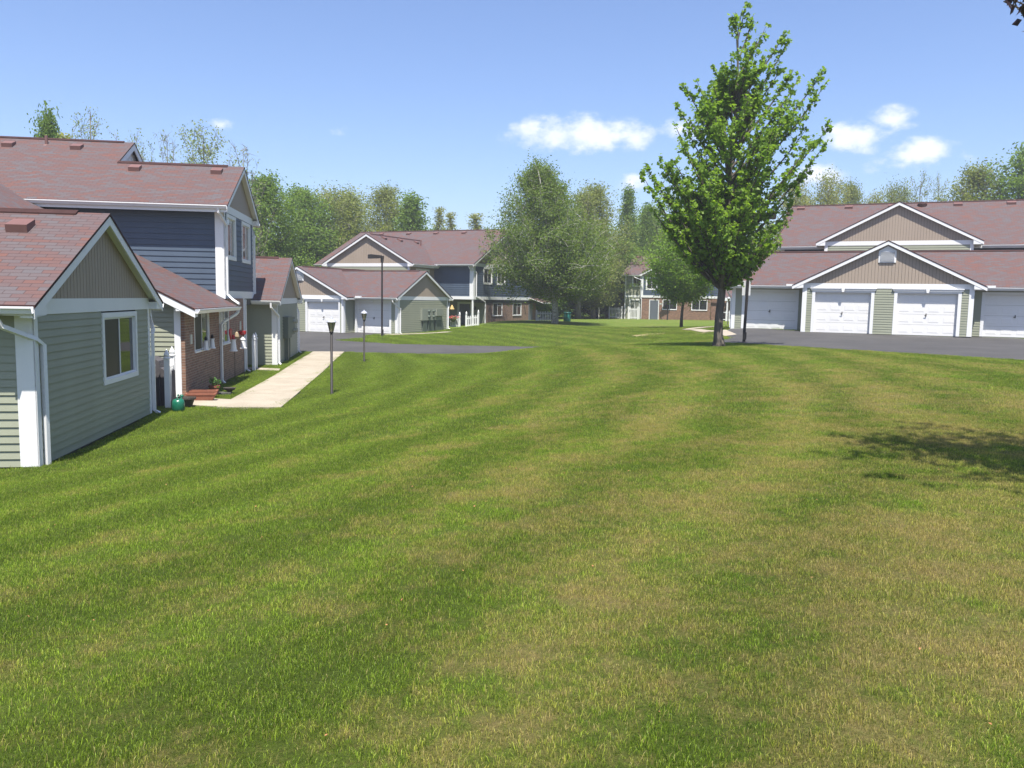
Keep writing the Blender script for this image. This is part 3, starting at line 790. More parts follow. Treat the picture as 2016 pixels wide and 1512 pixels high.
wall_part(FL, (23.8, 4.3), (23.8, 18), -2.8, 2.8, 'blue', B, lap=.18); wall_part(FL, (19.85, 4.3), (23.8, 4.3), -2.8, 2.8, 'blue', B, lap=.18, zfound=0)
g = Frame(xy(FL(x0, 19, 0)), 0, 0, -FL.y); gutter(g, 0, 19.2, 2.835, B)
for x, y in ((18.3, 8.15), (18.3, 5.85), (18.3, 11.2), (18.3, 14)): roof_vent(FL, x - .12, y, xm1, za1, P1, roof1)
for x, y in ((16.4, 3.35), (16.4, .62)): roof_vent(FL, x, y, xm2, 4.56, P1, roof2)
vp = MB(); vp.tube([FL(18.5, 7.0, 5.1), FL(18.5, 7.0, 5.62)], .055, 10); vp.lathe(FL(18.42, 7.0, 5.20), [(.17, -.03), (.06, .09)], 10); vp.build('vent_pipe', 'vent', roof1)
# -- second garage
fw, L = FL.sub((19.85, -.9), (26.9, -.9))
roof3, zr3, xm3, p3 = gable_block(B, FL, 19.85, 26.9, -.9, 4.0, -2.84, -.40, 1.62, -.22, gutters=(True, True))
wall_part(FL, (19.85, 1.3), (19.85, -.9), -2.84, -.4, 'sage', B); wall_part(FL, (26.9, -.9), (26.9, 4), -2.84, -.4, 'sage', B)
ct = MB(); ct.box(FL, 19.825, 19.85, -.92, -.70, -2.84, -.4); ct.box(FL, 19.825, 19.95, -.925, -.9, -2.84, -.4); ct.build('corner_trim', 'white', B)
corner(FL, 26.9, -.9, -1, 1, -2.84, -.4, B)
downspout([FL(19.33, -.75, -.33), FL(19.33, -.75, -.5), FL(19.9, -.97, -.85), FL(19.96, -.97, -.95), FL(19.96, -.97, -2.75), FL(19.9, -1.05, -2.82)], B)
downspout([FL(27.42, -.8, -.33), FL(27.42, -.8, -.5), FL(27.02, -.97, -.85), FL(26.98, -.97, -.95), FL(26.98, -.97, -2.75), FL(27.05, -1.05, -2.82)], B)
me_ = MB(); me_.box(FL, 21.6, 22.9, -1.13, -.9, -1.85, -.95); me_.box(FL, 22.9, 24.6, -1.06, -.9, -1.78, -1.0); mt = me_.build('meter_cabinet', 'metergreen', B)
for x, z in ((24.0, -1.2), (24.45, -1.2), (24.0, -1.6), (24.45, -1.6)):
    m_ = MB(); c = FL(x, -1.06, z); m_.tube([c, c - FL.y * .14], [.09, .08], 12); m_.build('meter', 'meter', mt)
cd = MB(); cd.box(FL, 22.15, 22.5, -1.05, -.92, -2.84, -1.85)
cd.build('conduit', 'metergreen', mt)
for x in (21.75, 23.2):
    cd = MB(); cd.tube([FL(x, -.98, -1.8), FL(x, -.98, -2.86)], .035, 8); cd.build('conduit', 'metergreen', mt)

# ================================================================== CENTRE HOUSE (C)
B = empty('townhouse', FCe(8, 3, -2.5), 'middle house beyond the asphalt, with grey meter cabinets and a birch before it', 'house')
zc = -2.52
def CF(x, y, z): return FCf(x, y, z)
# end-gable garage volume, ridge runs left
fw, L = FCe.sub((0, 11), (0, 0))   # front wall (faces the garages court); a = 11 - t
hd = garage_door(fw, 11 - 3.30, 11 - .66, zc, -.42, B)
roofE, zrE, xmE, pE = gable_block(B, FCe, 0, 7.0, 0, 11, zc, -.22, 1.86, -.06, gutters=(True, True))
wall_part(FCe, (0, 11), (0, 0), zc, -.22, 'sage', B, [hd])
ct = MB(); ct.box(FCe, -.024, 0, -.02, .2, zc, -.22); ct.box(FCe, -.024, .2, -.024, 0, zc, -.22); ct.build('corner_trim', 'white', B)
corner(FCe, 7.0, 0, -1, 1, zc, -.22, B)
wall_part(FCe, (7.0, 0), (7.0, 11), zc, -.22, 'sage', B)
downspout([FCe(-.5, .1, -.2), FCe(-.5, .1, -.35), FCe(-.05, -.05, -.7), FCe(.25, -.06, -.8), FCe(.25, -.06, -2.45), FCe(.2, -.2, -2.5)], B)
downspout([FCe(7.5, .1, -.2), FCe(7.5, .1, -.35), FCe(7.1, -.05, -.7), FCe(7.05, -.06, -.8), FCe(7.05, -.06, -2.3), FCe(7.05, -.2, -2.35)], B)
mc = MB(); mc.box(FCe, 3.0, 5.9, -.16, 0, -1.65, -.82); mc.box(FCe, 4.9, 5.9, -.28, -.16, -1.35, -.85); mt = mc.build('meter_cabinet', 'meter', B)
for x, z in ((3.9, -1.0), (3.9, -1.4), (4.55, -1.0), (4.55, -1.4)):
    m_ = MB(); c = FCe(x, -.16, z); m_.tube([c, c - FCe.y * .16], [.10, .09], 12); m_.build('meter', 'metergreen', mt)
for x0_, x1_ in ((3.2, 3.7), (4.0, 4.8), (5.0, 5.9)):
    cd = MB(); cd.box(FCe, x0_, x1_, -.12, 0, -2.6, -1.65); cd.build('conduit', 'metergreen', mt)
# projecting two-door garage gable
X0, X1 = -11.04, -3.58
fw, L = FCf.sub((X0, -1.2), (X1, -1.2))
h1 = garage_door(fw, -6.62 - X0, -3.97 - X0, zc, -.45, B, trim=.13); h2 = garage_door(fw, -10.65 - X0, -8.0 - X0, zc, -.45, B, trim=.13)
roofP, zrP, xmP, pP = gable_block(B, FCf, X0, X1, -1.2, 6.9, zc, -.24, 2.0, -.08, front_holes=[h1, h2], gutters=(False, False), roof_y1=6.9)
wall_part(FCf, (X1, -1.2), (X1, 0), zc, -.24, 'sage', B); wall_part(FCf, (X0, 5), (X0, -1.2), zc, -.24, 'sage', B)
ct = MB(); ct.box(FCf, X1 - .16, X1 + .02, -1.226, -1.2, zc, -.24); ct.box(FCf, X1, X1 + .024, -1.2, -1.0, zc, -.24)
ct.build('corner_trim', 'white', B)
ct = MB(); ct.box(FCf, X0 - .02, X0 + .16, -1.226, -1.2, zc, -.24); ct.build('corner_trim', 'white', B)
def gable_vent(fr, xm, y, z0, z1, zp, parent, hw=.44):
    mb = MB(); mb.prism([fr(xm - hw, y - .05, z0), fr(xm + hw, y - .05, z0), fr(xm + hw, y - .05, z1), fr(xm, y - .05, zp), fr(xm - hw, y - .05, z1)], fr.y * .05)
    o = mb.build('gable_vent', 'white', parent); lv = MB(); z = z0 + .07
    while z < z1 - .05:
        lv.prism([fr(xm - hw + .08, y - .052, z), fr(xm + hw - .08, y - .052, z), fr(xm + hw - .08, y - .10, z), fr(xm - hw + .08, y - .10, z)], Vector((0, 0, .012)))
        lv.prism([fr(xm - hw + .08, y - .10, z), fr(xm - hw + .08, y - .05, z + .045), fr(xm - hw + .08, y - .05, z)], fr.x * (2 * hw - .16)); z += .058
    lv.build('louvre', 'white', o); return o
gable_vent(FCf, xmP, -1.2, .98, 1.58, 1.78, B)
# upper storey
U0, U1 = -11.0, -3.43
roofU, zrU, xmU, pU = gable_block(B, FCf, U0, U1, 7.1, 17, -.4, 2.32, 4.88, 2.55, gutters=(False, True), roof_y1=17)
fw, L = FCf.sub((U1, 7.1), (U1, 11))
hs = window(fw, 1.0, 3.1, 1.0, 2.2, B, trim=.12, kinds=('glass', 'glass'))
wall_part(FCf, (U1, 7.1), (U1, 11), -.4, 2.32, 'tan', B, [hs], zfound=0)
corner(FCf, U1, 7.1, -1, 1, -.4, 2.32, B)
fw, L = FCe.sub((11, 3.43), (11, -.15))
wall_part(FCe, (11, 3.43), (11, -.15), .12, 2.6, 'blue', B, lap=.18, zfound=0)
# main roof
hC = 6.6 + .45; zeC, zaC = 2.66, 5.93; pC = (zaC - zeC) / hC; xmC = 17.6
fwE, LE = FCe.sub((11, -.15), (24.2, -.15))
wa = window(fwE, 1.75, 3.45, 1.12, 2.5, B, trim=.12, kinds=('screen', 'glass')); wb = window(fwE, 4.35, 6.05, 1.12, 2.5, B, trim=.12, kinds=('screen', 'glass'))
roofC, zrC, _, _ = gable_block(B, FCe, 11, 24.2, -.15, 15, .12, 2.52, zaC, zeC, front_mat='blue', front_holes=[wa, wb], lap=.18, gutters=(True, True))
bt = MB(); bt.box(FCe, 10.97, 24.2, -.19, -.15, -.12, .12); bt.box(FCe, 10.97, 11.0, -.15, 3.43, -.12, .12); bt.box(FCe, 11.0, 13.4, -.15, 3.43, -.12, -.1); bt.build('band_board', 'white', B)
ct = MB(); ct.box(FCe, 10.974, 11.0, -.17, .18, .12, 2.52); ct.box(FCe, 10.974, 11.28, -.176, -.15, .12, 2.52); ct.build('corner_trim', 'white', B)
downspout([FCe(10.5, .05, 2.5), FCe(10.6, .0, 2.3), FCe(11.35, -.22, 2.05), FCe(11.4, -.22, 1.95), FCe(11.4, -.22, .1), FCe(12.9, -.26, -.28), FCe(13.0, -.26, -.4), FCe(13.0, -.26, -2.3)], B)
wall_part(FCe, (24.2, -.15), (24.2, 15), -2.2, 2.5, 'sage', B)
# ground floor: door wall in the porch and the brick front
fwd, Ld = FCe.sub((13.4, 6), (13.4, -.1))   # a = 6 - t
mb = MB(); d0, d1 = 6 - 2.35, 6 - 1.33
siding(mb, fwd, Ld, -2.5, -.12, [(d0 - .1, d1 + .1, -2.6, -.42)]); mb.build('wall', 'sage', B)
db = MB(); db.box(fwd, d0, d1, .02, .07, -2.5, -.5)
for z0_, z1_ in ((-2.3, -1.6), (-1.45, -.65)):
    for q0, q1 in ((d0 + .12, (d0 + d1) / 2 - .06), ((d0 + d1) / 2 + .06, d1 - .12)): db.box(fwd, q0, q1, .008, .02, z0_, z1_)
dr = db.build('door', 'greydoor', B)
kb = MB(); kb.lathe(fwd(d0 + .09, -.03, -1.5), [(.02, -.03), (.04, 0), (.02, .03)], 8); kb.build('handle', 'yellow', dr)
df = MB(); df.box(fwd, d0 - .17, d0, -.03, .04, -2.5, -.5); df.box(fwd, d1, d1 + .17, -.03, .04, -2.5, -.5); df.box(fwd, d0 - .17, d1 + .17, -.03, .04, -.5, -.34); df.build('door_frame', 'white', dr)
wl = MB(); c = fwd(6 - .85, -.1, -.85); wl.lathe(c, [(.05, -.14), (.09, -.1), (.1, .1), (.03, .17)], 8); wl.build('wall_lamp', 'pole', B)
fwb, Lb = FCe.sub((13.4, -.1), (24.2, -.1))
k1 = window(fwb, 1.35, 3.25, -1.5, -.34, B, brick=True); k2 = window(fwb, 5.45, 7.35, -1.5, -.34, B, brick=True)
mb = MB(); flatwall(mb, fwb, Lb, -2.5, -.12, [k1, k2]); mb.build('brick_wall', 'brick', B)
ct = MB(); ct.box(FCe, 13.36, 13.4, -.12, -.02, -2.5, -.12); ct.box(FCe, 11.0, 11.12, -.14, -.02, -2.4, -.12); ct.build('post', 'white', B)
ct = MB(); ct.box(FCe, 11.0, 11.12, 2.3, 2.45, -2.5, -.12); ct.build('post', 'white', B)
# small porch roof and wing at the far right end
pr = MB(); roof_slab(pr, [FCe(22.3, -1.6, -.32), FCe(25.6, -1.6, -.32), FCe(25.6, -.1, .15), FCe(22.3, -.1, .15)], .06, FCe.x, FCe.y); pr.build('porch_roof', ['shingle', 'white'], B)
pp = MB(); pp.box(FCe, 25.4, 25.5, -1.5, -1.4, -2.3, -.38); pp.build('post', 'white', B)
fd = MB(); fd.box(FCe, 22.4, 23.3, -.14, -.1, -2.1, -.45); fd.build('door', 'greydoor', B)
for y_, s_ in ((1.3, 17.0), (3.8, 16.9), (6.6, 16.9), (9.4, 16.9), (12.3, 16.9)): roof_vent(FCe, s_, y_, xmC, zaC, pC, roofC)
for y_ in (8.6, 11.0, 13.6): roof_vent(FCf, xmU + .55, y_, xmU, 4.88, pU, roofU, 1)
vp = MB(); vp.tube([FCf(xmU + 1.0, 13.6, 4.1), FCf(xmU + 1.0, 13.6, 4.75)], .05, 8); vp.build('vent_pipe', 'vent', roofU)
se = MB(); se.box(FCf, X1 + .55, X1 + .95, -.62, -.40, -.14, 0.0); se.build('gutter_guard', 'white', B)

# ================================================================== RIGHT GARAGE HOUSE (R)
B = empty('townhouse', FRe(6, -3, -1.5), 'house on the right with a two-door garage gable under a second tan gable', 'house')
zg = -1.48
fw, L = FRf.sub((0, 0), (7.95, 0))
h1 = garage_door(fw, .62, 3.33, zg, .62, B); h2 = garage_door(fw, 4.55, 7.28, zg, .62, B)
roofG, zrG, xmG, pG = gable_block(B, FRf, 0, 7.95, 0, 8.1, zg, .84, 3.27, .98, front_holes=[h1, h2], gutters=(False, False), ohe=.55, roof_y1=8.1)
gable_vent(FRf, xmG, 0, 2.15, 2.75, 2.98, B, .41)
wall_part(FRf, (0, 1.2), (0, 0), zg, .84, 'sage', B); wall_part(FRf, (7.95, 0), (7.95, 1.2), zg, .84, 'sage', B)
for x, sx in ((0, 1), (7.95, -1)):
    ct = MB(); ct.box(FRf, x - sx * .024, x + sx * .2, -.026, 0, zg, .84); ct.box(FRf, x - sx * .024, x, 0, .16, zg, .84); ct.build('corner_trim', 'white', B)
# side garages, ridge parallel to the front; left end gable faces away
fwl, Ll = FRf.sub((-3.85, 1.2), (0, 1.2)); fwr, Lr = FRf.sub((7.95, 1.2), (22, 1.2))
h3 = garage_door(fwl, .70, 3.40, zg + .02, .63, B, keystone=False); wall_part(FRf, (-3.85, 1.2), (0, 1.2), zg, .9, 'sage', B, [h3])
h4 = garage_door(fwr, .62, 3.35, zg, .62, B, keystone=False); h5 = garage_door(fwr, 4.3, 7.0, zg, .62, B, keystone=False)
wall_part(FRf, (7.95, 1.2), (22, 1.2), zg, .9, 'sage', B, [h4, h5])
mb = MB(); xa, xb, xr_ = .7, 8.6, 4.65; pz = (2.99 - .98) / (xr_ - xa)
for e, sg in ((xa, 1), (xb, -1)):
    vv = (FRe.x * sg + Vector((0, 0, pz))).normalized()
    roof_slab(mb, [FRe(e, 4.2, .98), FRe(e, -22, .98), FRe(xr_, -22, 2.99), FRe(xr_, 4.2, 2.99)], .05, FRe.y, vv)
roofS = mb.build('roof', ['shingle', 'edgedark'], B)
rc = MB(); rc.prism([FRe(xr_ - .13, -22, 2.94), FRe(xr_ + .13, -22, 2.94), FRe(xr_ + .13, -22, 2.96), FRe(xr_, -22, 3.03), FRe(xr_ - .13, -22, 2.96)], FRe.y * 26); rc.build('ridge_cap', 'edgedark', roofS)
tr = MB()
for a, b in ((4.2, -.02), (-7.97, -22)):
    tr.box(FRe, xa, xa + .02, b, a, .80, .93); tr.box(FRe, xa + .02, 1.2, b, a, .86, .88)
for e in (xa, xb): tr.prism([FRe(xr_, 4.15, 2.94), FRe(e, 4.15, .93), FRe(e, 4.15, .74), FRe(xr_, 4.15, 2.75)], FRe.y * .03)
tr.box(FRe, xa, 1.22, 3.86, 4.15, .78, .86)
tr.build('roof_trim', 'white', B)
wall_part(FRe, (8.1, 3.85), (1.2, 3.85), zg, 2.9, 'sage', B, ztop=lambda a: 2.99 - pz * abs(8.1 - a - xr_) - .12)
g = Frame(xy(FRe(xa, 4.2, 0)), 0, 0, -FRe.y); gutter(g, 0, 3.66, .955, B); gutter(g, 12.72, 26, .955, B)
corner(FRf, -3.85, 1.2, 1, 1, zg, .88, B, .18)
downspout([FRf(-4.08, .62, .85), FRf(-4.08, .62, .7), FRf(-3.98, 1.2, .35), FRf(-3.93, 1.3, .25), FRf(-3.93, 1.3, -1.4)], B)
for x in (-.72, 8.72):
    se = MB(); se.box(FRf, x - .2, x + .2, .56, .80, .93, 1.05); se.build('gutter_guard', 'white', B)
# upper storey
roofT, zrT, xmT, pT = gable_block(B, FRf, .45, 8.45, 8.15, 17, 2.0, 3.56, 6.10, 3.76, gutters=(False, False), ohe=.52, roof_y1=17)
for x, sx in ((.45, 1), (8.45, -1)):
    ct = MB(); ct.box(FRf, x - sx * .024, x + sx * .16, 8.124, 8.15, 2, 3.56); ct.build('corner_trim', 'white', B)
wall_part(FRf, (-2.3, 9.9), (.45, 9.9), 2.0, 3.55, 'blue', B, lap=.18, zfound=0); wall_part(FRf, (8.45, 9.9), (22, 9.9), 2.0, 3.55, 'blue', B, lap=.18, zfound=0)
wall_part(FRf, (.45, 9.9), (.45, 8.15), 2, 3.56, 'sage', B, zfound=0); wall_part(FRf, (8.45, 8.15), (8.45, 9.9), 2, 3.56, 'sage', B, zfound=0)
mb = MB(); xa, xb, xr_ = 9.4, 22.2, 15.8; pz = (6.85 - 3.63) / (xr_ - xa)
for e, sg in ((xa, 1), (xb, -1)):
    vv = (FRe.x * sg + Vector((0, 0, pz))).normalized()
    roof_slab(mb, [FRe(e, 2.6, 3.63), FRe(e, -22, 3.63), FRe(xr_, -22, 6.85), FRe(xr_, 2.6, 6.85)], .05, FRe.y, vv)
roofV = mb.build('roof', ['shingle', 'edgedark'], B)
rc = MB(); rc.prism([FRe(xr_ - .13, -22, 6.8), FRe(xr_ + .13, -22, 6.8), FRe(xr_ + .13, -22, 6.82), FRe(xr_, -22, 6.89), FRe(xr_ - .13, -22, 6.82)], FRe.y * 24.3); rc.build('ridge_cap', 'edgedark', roofV)
tr = MB(); tr.box(FRe, xa, xa + .02, -22, 2.6, 3.43, 3.58); tr.box(FRe, xa + .02, 9.9, -22, 2.6, 3.5, 3.52)
for e in (xa, xb): tr.prism([FRe(xr_, 2.55, 6.80), FRe(e, 2.55, 3.58), FRe(e, 2.55, 3.39), FRe(xr_, 2.55, 6.61)], FRe.y * .03)
tr.build('roof_trim', 'white', B)
wall_part(FRe, (21.7, 2.3), (9.9, 2.3), -1.5, 6.8, 'blue', B, ztop=lambda a: 6.85 - pz * abs(21.7 - a - xr_) - .12, lap=.18)
corner(FRf, -2.3, 9.9, 1, 1, 2, 3.55, B, .2)
g = Frame(xy(FRe(xa, 2.6, 0)), 0, 0, -FRe.y); gutter(g, 0, 2.62, 3.60, B); gutter(g, 11.6, 24.6, 3.60, B)
for y_ in (1.7, -1.4, -4.1, -8.0, -11.0): roof_vent(FRe, 15.25, y_, xr_, 6.85, pz, roofV, -1, .5)
vp = MB(); vp.lathe(FRe(15.3, -5.9, 6.5), [(.28, 0), (.30, .18), (.2, .32), (.02, .36)], 12); vp.build('vent_pipe', 'edgedark', roofV)

# ================================================================== FAR HOUSE (F)
B = empty('townhouse', FFe(4, -5, -2), 'farthest house, two storeys behind the maple, with a grey door in a brown brick front', 'house')
zf = -2.0
fw, L = FFf.sub((0, 0), (1.86, 0))
hsd = (.6, 1.72, -2.2, .1)
ws = window(fw, .78, 1.80, 1.55, 2.72, B, trim=.09, kinds=('glass', 'glass'))
wall_part(FFf, (0, 0), (1.95, 0), zf, .38, 'sage', B, [(.62, 1.68, -2.2, .1)])
wall_part(FFf, (0, 0), (1.95, 0), .62, 2.74, 'sage', B, [ws], zfound=0)
sd = MB(); sd.box(fw, .52, .66, -.03, .06, zf, .2); sd.box(fw, 1.62, 1.76, -.03, .06, zf, .2); sd.box(fw, .66, 1.62, -.03, .06, .06, .2); sd.box(fw, 1.12, 1.17, .0, .05, zf, .06)
sdo = sd.build('sliding_door', 'white', B); gl = MB(); gl.face([fw(.66, .04, zf), fw(1.62, .04, zf), fw(1.62, .04, .06), fw(.66, .04, .06)]); gl.build('pane', 'blind', sdo)
fb, Lb = FFf.sub((1.95, -.25), (9.5, -.25))
wu = window(fb, .45, 1.75, 1.2, 2.6, B, trim=.12); wv = window(fb, 4.6, 6.2, 1.2, 2.6, B, trim=.12)
q1 = window(fb, 2.35, 3.95, -.92, .2, B, brick=True); q2 = window(fb, 5.5, 7.2, -.92, .2, B, brick=True)
roofB, zrB, xmB, pB = gable_block(B, FFf, 1.95, 9.5, -.25, 4.5, .62, 2.72, 4.75, 2.82, front_mat='blue', front_holes=[wu, wv], lap=.18, gutters=(False, False), roof_y1=4.3)
mb = MB(); flatwall(mb, fb, Lb, zf - .3, .38, [q1, q2]); flatwall(mb, *FFf.sub((1.95, 0), (1.95, -.25)), zf - .3, .38); mb.build('brick_wall', 'brick', B)
dr = MB(); dr.box(fb, .98, 1.90, -.02, .0, zf, .08); dro = dr.build('door', 'greydoor', B)
df = MB(); df.box(fb, .90, .98, -.04, 0, zf, .16); df.box(fb, 1.90, 1.98, -.04, 0, zf, .16); df.box(fb, .98, 1.90, -.04, 0, .08, .16); df.build('door_frame', 'white', dro)
pl = MB(); pl.box(fb, 2.05, 2.28, -.03, 0, -.35, -.2); pl.build('number_plaque', 'plaque', B)
bt = MB(); bt.box(FFf, -.03, 1.95, -.04, 0, .38, .62); bt.box(FFf, 1.9, 13, -.3, -.25, .38, .62)
bt.box(FFf, -.03, .12, -.03, 0, zf, .38); bt.box(FFf, -.03, .12, -.03, 0, .62, 2.74); bt.box(FFf, 1.80, 2.12, -.29, -.25, .62, 2.74); bt.box(FFf, 1.80, 1.95, -.29, 0, .62, 2.74); bt.build('band_board', 'white', B)
downspout([FFf(1.1, -.5, 2.7), FFf(1.2, -.5, 2.55), FFf(1.9, -.35, 2.3), FFf(1.9, -.35, .3), FFf(1.98, -.35, .2), FFf(1.98, -.35, -1.95)], B, .04)
wall_part(FFf, (0, 9), (0, 0), zf, 4.9, 'sage', B, ztop=lambda a: 5.05 - .47 * abs(9 - a - 4.5) - .1)
fb2, Lb2 = FFf.sub((9.5, 0), (16, 0)); mb = MB(); flatwall(mb, fb2, Lb2, zf - .3, .38); mb.build('brick_wall', 'brick', B)
wall_part(FFf, (9.5, 0), (16, 0), .38, 2.74, 'blue', B, lap=.18, zfound=0)
mb = MB()
for e, sg in ((-.45, 1), (9.45, -1)):
    vv = (FFe.x * sg + Vector((0, 0, .47))).normalized()
    roof_slab(mb, [FFe(e, .3, 2.84), FFe(e, -16, 2.84), FFe(4.5, -16, 5.17), FFe(4.5, .3, 5.17)], .05, FFe.y, vv)
rfF = mb.build('roof', ['shingle', 'edgedark'], B)
roof_vent(FFe, 4.0, -.35, 4.5, 5.17, .47, rfF, -1, .45)
g = Frame(xy(FFe(-.45, .3, 0)), 0, 0, -FFe.y); gutter(g, 0, 2.1, 2.8, B)
# little brick wing house seen past the trunk
B = empty('townhouse', (24.5, 88, -1.9), 'small brick wing glimpsed between the maple trunk and the right garages, with white porch roof', 'house')
fk = Frame((21.6, 83.6), 114)
mb = MB(); fk1, Lk = fk.sub((0, 0), (7, 0)); flatwall(mb, fk1, Lk, -2.2, .5, [(1.2, 2.3, -1.0, .2)]); fk2, Lk2 = fk.sub((0, 5), (0, 0)); flatwall(mb, fk2, Lk2, -2.2, .5); mb.build('brick_wall', 'brick', B)
window(fk1, 1.18, 2.32, -1.02, .22, B, brick=True)
mb = MB(); roof_slab(mb, [fk(-.5, -1.2, .45), fk(7, -1.2, .45), fk(7, 2.5, 1.9), fk(-.5, 2.5, 1.9)], .08, fk.x, fk.y); roof_slab(mb, [fk(-.5, 6, .45), fk(7, 6, .45), fk(7, 2.5, 1.9), fk(-.5, 2.5, 1.9)], .08, fk.x, fk.y)
mb.build('porch_roof', ['shingle', 'white'], B)
tb = MB(); tb.box(fk, -.5, 7, -1.25, -1.2, .15, .42)
for x in (.1, 2.6): tb.box(fk, x, x + .12, -1.2, -1.08, -2.1, .15)
tb.build('post', 'white', B)

# ================================================================== fences
def picket_fence(fr, L, zg0, zg1, label, group=None, n=None, h=.95, ends=(True, True), postw=.12, ph=1.12, cap=True):
    P0 = fr(0, 0, zg0)
    F = empty('picket_fence', P0, label, 'fence', group)
    zg = lambda a: zg0 + (zg1 - zg0) * a / L
    for a, on in ((0, ends[0]), (L, ends[1])):
        if not on: continue
        mb = MB(); mb.box(fr, a - postw / 2, a + postw / 2, -postw / 2, postw / 2, zg(a) - .1, zg(a) + ph)
        p = mb.build('post', 'white', F)
        if cap:
            cp = MB(); c = fr(a, 0, zg(a) + ph)
            cp.lathe(c, [(postw * .75, 0), (postw * .75, .03), (postw * .4, .045), (postw * .58, .09), (postw * .5, .13), (postw * .22, .19), (.008, .24)], 10); cp.build('post_cap', 'white', p)
    rl = MB()
    for z in (.18, h - .22):
        rl.prism([fr(0, -.02, zg(0) + z), fr(L, -.02, zg(L) + z), fr(L, -.02, zg(L) + z + .08), fr(0, -.02, zg(0) + z + .08)], fr.y * .04)
    rl.build('rail', 'white', F)
    n = n or max(1, int(L / .135)); pk = MB()
    for i in range(n):
        a = L * (i + .5) / n; w = .038; z = zg(a)
        pk.prism([fr(a - w, -.035, z + .05), fr(a + w, -.035, z + .05), fr(a + w, -.035, z + h - .05), fr(a, -.035, z + h + .02), fr(a - w, -.035, z + h - .05)], fr.y * .015)
    pk.build('pickets', 'white', F)
    return F
f_, L_ = FL.sub((6.55, -.1), (7.6, .04)); picket_fence(f_, L_, -2.72, -2.72, 'white picket gate with two capped posts before the covered grill', n=5)
f_, L_ = FL.sub((5.75, .15), (5.75, .16)); 
pp = MB(); pp.box(FL, 5.78, 5.92, .0, .14, -2.75, -1.72); pp.lathe(FL(5.85, .07, -1.72), [(.1, 0), (.1, .03), (.05, .045), (.08, .09), (.07, .13), (.03, .19), (.008, .24)], 10)
settag(pp.build('fence_post', 'white'), 'single white post with a round cap against the far corner of the nearest garage', 'post')
f_, L_ = FL.sub((17.6, -.35), (18.5, -.28)); picket_fence(f_, L_, -2.82, -2.82, 'white picket gate between the brick corner and the second garage', n=5)
f_, L_ = FCe.sub((11.0, 1.9), (11.0, 1.05)); picket_fence(f_, L_, -2.52, -2.48, 'white picket fence left of the grey door, flower basket hanging on it', ends=(False, True))
f_, L_ = FCe.sub((11.0, .45), (11.0, -.62)); picket_fence(f_, L_, -2.42, -2.28, 'white picket fence right of the grey door, ending at the white downspout')
f_, L_ = W0.sub((2.0, 71.2), (3.7, 71.0)); picket_fence(f_, L_, -1.93, -1.93, 'short low white picket fence just left of the birch trunk', h=.9, ph=1.0, cap=False)
f_, L_ = FFf.sub((-1.65, -.3), (-.15, -.5)); picket_fence(f_, L_, -2.02, -2.02, 'short white picket panel left of the farthest house', h=1.25, ph=1.4, cap=False, n=9)
f_, L_ = FFf.sub((.75, -1.0), (1.85, -1.1)); picket_fence(f_, L_, -2.02, -2.02, 'short white picket panel before the sliding door of the farthest house', h=1.25, ph=1.4, cap=False, n=7)
f_, L_ = fk.sub((-.2, -2.2), (3.5, -2.2)); picket_fence(f_, L_, -1.9, -1.9, 'white railing before the small brick wing past the maple trunk', h=1.1, ph=1.2, cap=False, n=12)

# ================================================================== lamps and poles
def path_lamp(x, y, label, hgt=2.2):
    z = gz(x, y); E_ = empty('path_lamp', (x, y, z), label, 'lamp post', 'lamp posts along the lawn')
    mb = MB(); mb.tube([(x, y, z - .1), (x, y, z + .04), (x, y, z + .05), (x, y, z + hgt - .42)], [.055, .055, .038, .036], 12); mb.build('post', 'pole', E_, True)
    q = MB(); q.lathe((x, y, z + hgt - .42), [(.045, -.03), (.06, -.01), (.06, .015), (.05, .02)], 12)
    for k in range(6):
        a = math.pi * 2 * k / 6; ca, sa = math.cos(a), math.sin(a)
        q.tube([(x + ca * .052, y + sa * .052, z + hgt - .41), (x + ca * .118, y + sa * .118, z + hgt - .125)], .006, 5)
    q.build('lamp_frame', 'pole', E_)
    g = MB(); g.lathe((x, y, z + hgt - .40), [(.05, 0), (.112, .275)], 6); g.build('lamp_glass', 'lampglass', E_)
    c = MB(); c.lathe((x, y, z + hgt - .125), [(.145, -.012), (.145, .0), (.10, .065), (.045, .085), (.04, .11), (.018, .125), (.012, .15)], 12); c.build('lamp_hat', 'lamphat', E_)
    return E_
path_lamp(-5.11, 23.25, 'nearer dark lamp post with a grey hat on the lawn beside the sidewalk', 2.18)
path_lamp(-6.36, 35.3, 'dark lamp post further back on the lawn, right of the nearer one', 2.2)
path_lamp(17.9, 69.0, 'distant lamp post seen between the maple trunk and the right garages', 2.3)
